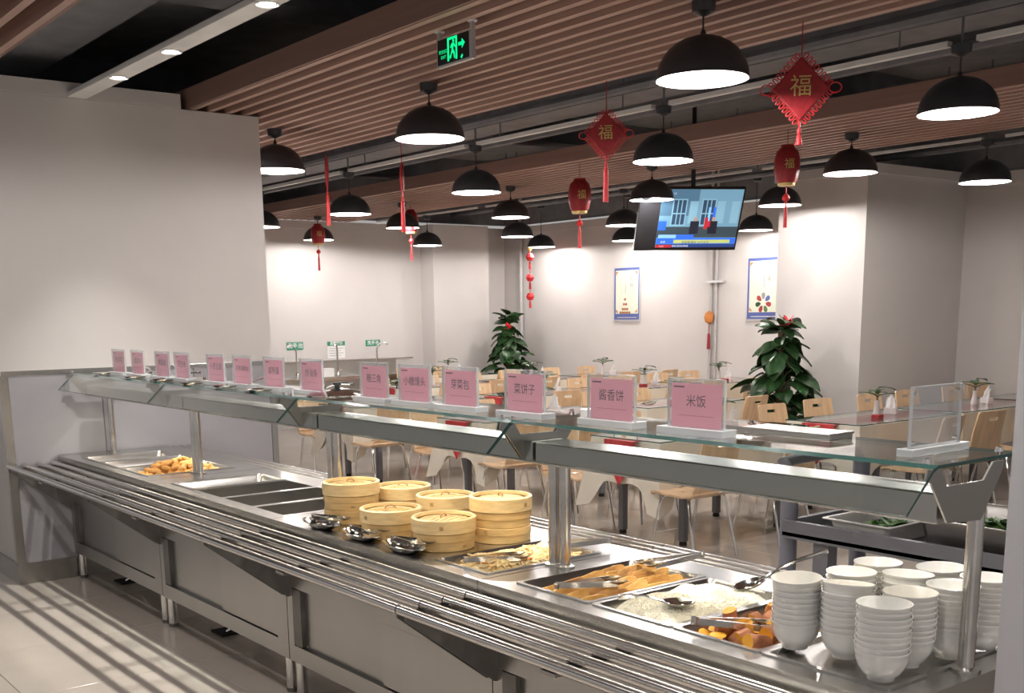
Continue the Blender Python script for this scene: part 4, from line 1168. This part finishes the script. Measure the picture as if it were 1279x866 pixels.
# (x centre, y front, y rear, where it is)
TABLES = [(-5.66, 5.50, 7.10, 'nearest the sneeze guard posts'), (-7.62, 5.50, 7.10, 'seen between the steamers'), (-9.72, 5.50, 7.10, 'beside the partition wall end'),
          (-5.38, 7.37, 8.71, 'behind the bare acrylic stand'), (-5.40, 8.85, 10.19, 'beside the big column'),
          (-7.63, 7.37, 8.71, 'behind the mi fan card'),
          (-9.55, 7.37, 8.71, 'behind the jiang xiang bing card'), (-9.50, 8.85, 10.19, 'in the third file, second in line'), (-9.45, 10.33, 11.45, 'under the petal poster'),
          (-11.60, 7.37, 8.71, 'in the fourth file, first in line'), (-11.60, 8.85, 10.19, 'in the fourth file, second in line'), (-11.60, 10.33, 11.45, 'under the pyramid poster'),
          (-13.35, 8.9, 10.1, 'in front of the sink'), (-5.45, 10.35, 11.45, 'in the corner behind the column')]
chair0 = make_chair(); used = False
protoT = {}; CH = []
for ti, (x, y0, y1, wh) in enumerate(TABLES):
    L_ = round(y1 - y0, 2); cy = (y0 + y1) / 2
    if L_ not in protoT:
        t = make_table(L_); protoT[L_] = (t, make_cloth(L_, len(protoT) + 1), make_runner(L_), make_glass(L_))
    else: t = dup(protoT[L_][0])
    t.location = (x, cy, 0)
    t['label'] = 'grey-legged dining table ' + wh; t['group'] = 'dining tables'
    c_ = link('tablecloth', protoT[L_][1], None, (x, cy, 0)); tag(c_, 'cream tablecloth on the table ' + wh, 'tablecloth', 'cream tablecloths')
    r_ = link('table_runner', protoT[L_][2], None, (x, cy, 0)); tag(r_, 'red patterned runner on the table ' + wh, 'table runner', 'red runners')
    g_ = link('glass_top', protoT[L_][3], None, (x, cy, 0)); tag(g_, 'clear glass sheet on the table ' + wh, 'glass sheet', 'glass table sheets')
    ny = 2 if L_ > 1.0 else 1
    for k_ in range(ny):
        yy = cy + ((k_ - .5) * .66 if ny == 2 else 0) - (.33 if ti < 3 else 0)
        for s in (1, -1):
            CH.append((x + s * .58, yy, s, wh))
rnd = random.Random(4)
for k_, (x, y, s, wh) in enumerate(CH):
    o = chair0 if k_ == 0 else dup(chair0)
    o.location = (x + rnd.uniform(-.05, .07), y + rnd.uniform(-.05, .05), 0)
    o.rotation_euler = (0, 0, (PI if s > 0 else 0) + rnd.uniform(-.12, .12))
    o['label'] = 'light plywood chair on chrome legs, table ' + wh
    o['group'] = 'chairs at the table ' + wh

# ------------------------------------------------------------------ things on the tables
def leaf_mesh(l_, w, mt, droop=.25):
    def P(u, v):
        t_ = v; wd_ = w * math.sin(PI * min(1, t_ * .96 + .03)) ** .8 * (1 - .25 * t_)
        s = u * 2 - 1
        return (s * wd_, t_ * l_, -droop * l_ * t_ * t_ + .18 * w * abs(s) - .0)
    return MB().grid(P, 5, 8).mesh('leaf', mt, smooth=True, solid=.0012)
lm_small = leaf_mesh(.15, .040, 'sprig', .35)
def make_vase():
    o = thing('table_vase', 'x', 'vase')
    MB().lathe([(0, 0), (.030, 0), (.034, .01), (.024, .06), (.018, .10), (.024, .125), (.021, .125), (.015, .10), (0, .10)], 18).build('vase', 'ceramic', o, smooth=True)
    for k_ in range(7):
        a = k_ * 2.4; h_ = .15 + .025 * (k_ % 4)
        st = MB().tube([(0, 0, .09), (.01 * math.cos(a), .01 * math.sin(a), h_)], .002, 5).build('stem', 'stem', o)
        lf = link('leaf', lm_small, st, (.01 * math.cos(a), .01 * math.sin(a), h_), (.55 - .12 * (k_ % 4), 0, a))
    return o
def make_napkins():
    o = thing('napkin_holder', 'x', 'napkin holder')
    MB().box(-.05, .05, -.03, .03, 0, .055).build('holder_box', 'paper', o, bev=.004)
    MB().grid(lambda u, v: ((u - .5) * .085 + .01 * math.sin(v * 4), (v - .5) * .03 + .02 * math.sin(u * 5), .05 + v * .11 - .03 * (u - .5) ** 2 * 8), 8, 6).build('napkin', 'paper', o, smooth=True, solid=.002)
    MB().grid(lambda u, v: ((u - .5) * .07 - .01, (v - .5) * .04 + .015 * math.cos(u * 5), .05 + v * .085), 6, 5).build('napkin', 'paper', o, smooth=True, solid=.002)
    return o
vase0, nap0 = make_vase(), make_napkins()
for ti, (x, y0, y1, wh) in enumerate(TABLES):
    cy = (y0 + y1) / 2
    v = vase0 if ti == 0 else dup(vase0)
    n_ = nap0 if ti == 0 else dup(nap0)
    dy_ = rnd.uniform(-.12, .12); dx_ = rnd.uniform(-.04, .04)
    v.location = (x + dx_, cy + dy_, .7615); v.rotation_euler = (0, 0, rnd.uniform(0, 6)); v['label'] = 'small white vase with green sprig on the table ' + wh; v['group'] = 'table vases'
    n_.location = (x + dx_ + .02, cy + dy_ + .17, .7615); n_.rotation_euler = (0, 0, rnd.uniform(-.5, .5)); n_['label'] = 'white napkin holder on the table ' + wh; n_['group'] = 'napkin holders'
for ti in (0, 3, 5, 7, 8, 10):
    x, y0, y1, wh = TABLES[ti]
    b_ = tag(MB().box(-.035, .035, -.035, .035, 0, .03).build('red_box', 'red', None, (x + .12, (y0 + y1) / 2 - .12, .7615), bev=.003), 'small red condiment box on the table ' + wh, 'box', 'red condiment boxes')

# ------------------------------------------------------------------ big potted plants
lbig = [leaf_mesh(.27, .125, 'leaf', .45), leaf_mesh(.23, .115, 'leaf', .7), leaf_mesh(.31, .115, 'leaf', .35)]
def plant(x, y, hgt, wid, label, seed, nl, flower):
    rnd = random.Random(seed)
    o = thing('potted_plant', label, 'plant', (x, y, 0))
    MB().lathe([(0, 0), (.15, 0), (.19, .30), (.205, .32), (.185, .32), (.175, .28), (0, .28)], 26).build('pot', 'pot', o, smooth=True)
    MB().tube([(0, 0, .25), (0, 0, hgt * .88)], .035, 10).build('moss_pole', 'moss', o)
    for k_ in range(nl):
        t_ = (k_ + .5) / nl
        z = .34 + (hgt - .42) * t_
        a = k_ * 2.399 + rnd.uniform(-.3, .3)
        env = wid / 2 * (1 - .72 * t_ ** 1.3) * (.75 + .25 * min(1, t_ * 5))
        st_r = max(.03, (env - .20) * rnd.choice((.45, .8, 1.0)))
        lf = link('leaf', lbig[k_ % 3], o, (st_r * math.cos(a), st_r * math.sin(a), z + rnd.uniform(-.04, .04)), (rnd.uniform(-.55, .30) + (.6 if t_ > .88 else 0), rnd.uniform(-.5, .5), a - PI / 2))
        sc_ = rnd.uniform(.8, 1.15) * (1 - .25 * t_); lf.scale = (sc_, sc_, sc_)
        if k_ % 2 == 0: MB().tube([(0, 0, z - .12), (st_r * .6 * math.cos(a), st_r * .6 * math.sin(a), z - .03), (st_r * math.cos(a), st_r * math.sin(a), z)], .006, 5).build('stem', 'stem', o)
    fz_ = hgt - flower[2]
    for q in range(9):
        a = q * 2 * PI / 9
        pm = MB().grid(lambda u, v: ((u - .5) * .05 * math.sin(PI * (v * .9 + .05)), v * .085, .02 * v), 4, 5).build('flower_petal', 'red_bright', o, (flower[0], flower[1], fz_ + .02 * (q % 3)), (.6 - .7 * (q % 2), 0, a), smooth=True, solid=.002)
    return o
pp = at(975, 450, y=9.22)
plant(pp.x, 9.22, 1.60, 1.16, 'large potted climbing plant with red flower in front of the column', 3, 130, (.12, -.06, .13))
plant(-13.95, 11.0, 1.68, 1.05, 'large potted climbing plant with small red flower in the far corner', 9, 100, (.14, -.10, .30))

# ------------------------------------------------------------------ sinks and signs on the far wall
o = thing('wash_sink', 'long stainless wash sink with splashback along the far wall', 'sink', (-14.525, 8.35, 0))
MB().box(-.30, .26, -1.35, 1.20, .70, .76).build('basin_rim', 'steel', o, bev=.004)
MB().box(-.29, .25, -1.33, 1.18, .52, .70).build('basin_body', 'steel_door', o)
MB().box(-.30, -.27, -1.35, 1.10, .76, .965).build('splashback', 'steel_door', o)
MB().box(-.27, -.24, -1.35, 1.40, .955, .975).build('splashback_cap', 'steel', o)
for q in (-1.25, 1.10):
    for r_ in (-.25, .21): MB().tube([(r_, q, 0), (r_, q, .52)], .02, 8).build('leg', 'rail_steel', o)
for k_, (px, py, dy_) in enumerate(((371, 466, -1), (422, 463, -.4), (471, 455, 1))):
    p = at(px, py, x=-14.5)
    f_ = thing('gooseneck_faucet', ['tall chrome gooseneck faucet nearest the partition wall', 'tall chrome gooseneck faucet below the notice with a printed sheet', 'tall chrome gooseneck faucet turned away at the sink end'][k_], 'faucet', (-14.5, p.y, .76))
    R_ = .10
    h_ = .36
    pts = [(0, 0, 0), (0, 0, h_)] + [(R_ * .3 * (1 - math.cos(q)), dy_ * R_ * (1 - math.cos(q)), h_ + R_ * math.sin(q)) for q in [PI * t_ / 8 for t_ in range(1, 7)]]
    MB().tube(pts, .013, 8).build('spout', 'rail_steel', f_, smooth=True)
    MB().lathe([(0, 0), (.03, 0), (.028, .05), (.018, .07), (0, .07)], 12).build('base', 'chrome', f_, smooth=True)
    MB().tube([(0, 0, .05), (.03, .05, .09)], .007, 6).build('lever', 'chrome', f_)
for k_, (x0, x1, y0, y1) in enumerate(((358, 379, 428, 437), (409, 431, 427, 431), (457, 475, 425, 432))):
    A, B = at(x0, y0, x=XF + .01), at(x1, y1, x=XF + .01)
    w, h_ = B.y - A.y, max(.06, A.z - B.z)
    s_ = thing('wall_sign', ['green sign with three white characters over the first faucet', 'narrow green sign with a printed sheet below it', 'green sign with three white characters at the sink end'][k_], 'sign', (XF, (A.y + B.y) / 2, A.z))
    MB().box(0.001, .008, -w / 2, w / 2, -h_, 0).build('plate', 'green_sign', s_)
    text('lettering', '洗手池' if k_ != 1 else '温馨提示', h_ * .75 if k_ != 1 else .055, 'paper', s_, (.0088, 0, -h_ / 2), SIDE, .001)
    if k_ == 1:
        sh_ = MB().box(.001, .004, -w / 2, w / 2, -h_ - .19, -h_ - .01).build('printed_sheet', 'paper', s_)
        for q in range(4): MB().box(.0042, .0046, -w / 2 + .03, w / 2 - .03 - .04 * (q % 2), -h_ - .045 - q * .035, -h_ - .038 - q * .035).build('small_print', 'ink_grey', sh_)
tag(MB().box(-.06, .06, -.09, .09, 0, .12).build('carton', 'paper', None, (-14.42, 8.02, .76), bev=.004), 'white carton standing on the sink rim', 'carton')

# ------------------------------------------------------------------ trolley behind the counter
tx0, tx1, ty0, ty1, tz = -2.80, -1.45, 3.60, 4.20, .80
t = thing('service_trolley', 'grey plastic service trolley behind the counter end holding pans', 'trolley', ((tx0 + tx1) / 2, (ty0 + ty1) / 2, 0))
hx, hy = (tx1 - tx0) / 2, (ty1 - ty0) / 2
for z, nm in ((tz, 'top_shelf'), (.28, 'lower_shelf')):
    b = MB(); b.box(-hx, hx, -hy, hy, z - .05, z - .035)
    b.box(-hx, hx, -hy, -hy + .025, z - .06, z + .012); b.box(-hx, hx, hy - .025, hy, z - .06, z + .012)
    b.box(-hx, -hx + .025, -hy + .025, hy - .025, z - .06, z + .012); b.box(hx - .025, hx, -hy + .025, hy - .025, z - .06, z + .012)
    b.build(nm, 'cart', t)
for sx in (-1, 1):
    for sy in (-1, 1):
        MB().tube([(sx * (hx + .015), sy * (hy - .06), .10), (sx * (hx + .015), sy * (hy - .06), tz + (.20 if sx < 0 else .02))], .036, 14).build('corner_post', 'cart_post', t, smooth=True)
        w_ = MB().tube([(sx * (hx - .03), sy * (hy - .06) - .015, .05), (sx * (hx - .03), sy * (hy - .06) + .015, .05)], .05, 16).build('caster', 'rubber', t, smooth=True)
        MB().box(sx * (hx - .03) - .02, sx * (hx + .02) + .02 * sx, sy * (hy - .06) - .02, sy * (hy - .06) + .02, .09, .22).build('caster_fork', 'cart_post', t)
MB().tube([(-hx - .015, -hy + .06, tz + .19), (-hx - .05, -hy + .06, tz + .235), (-hx - .06, 0, tz + .245), (-hx - .05, hy - .06, tz + .235), (-hx - .015, hy - .06, tz + .19)], .026, 10).build('push_handle', 'cart', t, smooth=True)
MB().box(-hx + .13, -hx + .20, -hy + .03, -hy + .09, .24, tz - .05).build('support_leg', 'cart', t)

def greens(parent_label, x0, x1, y0, y1, z, seed, n_):
    rnd = random.Random(seed); b = MB()
    for k_ in range(n_):
        x, y = rnd.uniform(x0, x1), rnd.uniform(y0, y1); a = rnd.uniform(0, 6.28); l_ = rnd.uniform(.03, .06)
        e = 1 - max(abs((x - x0) / (x1 - x0) * 2 - 1), abs((y - y0) / (y1 - y0) * 2 - 1)) ** 2
        zz = z + e * rnd.uniform(0, .05); w = .012
        d = Vector((math.cos(a), math.sin(a), rnd.uniform(-.3, .5))) * l_; s = Vector((-math.sin(a), math.cos(a), 0)) * w; p = Vector((x, y, zz))
        b._add([p - d, p + s + Vector((0, 0, .006)), p + d, p - s], [(0, 1, 2), (0, 2, 3)])
    cx, cy = (x0 + x1) / 2, (y0 + y1) / 2
    b.v = [(v[0] - cx, v[1] - cy, v[2] - z) for v in b.v]
    o_ = b.build('leafy_greens', 'greens', None, (cx, cy, z))
    tag(o_, parent_label, 'greens', None, 'stuff')
gn_pan(-2.64, -2.33, 3.63, 4.03, 'cream enamel pan with a little greens on the trolley', .075, 'ceramic', tz + .04, 'serving_pan')
greens('small heap of green leaves in the cream pan', -2.57, -2.41, 3.74, 3.96, tz - .022, 1, 160)
gn_pan(-2.25, -1.80, 3.63, 4.10, 'deep stainless pan heaped with greens on the trolley', .13, 'steel_door', tz + .095, 'serving_pan')
greens('large heap of green leaves in the deep steel pan', -2.19, -1.86, 3.70, 4.04, tz + .03, 2, 480)
print('all done')
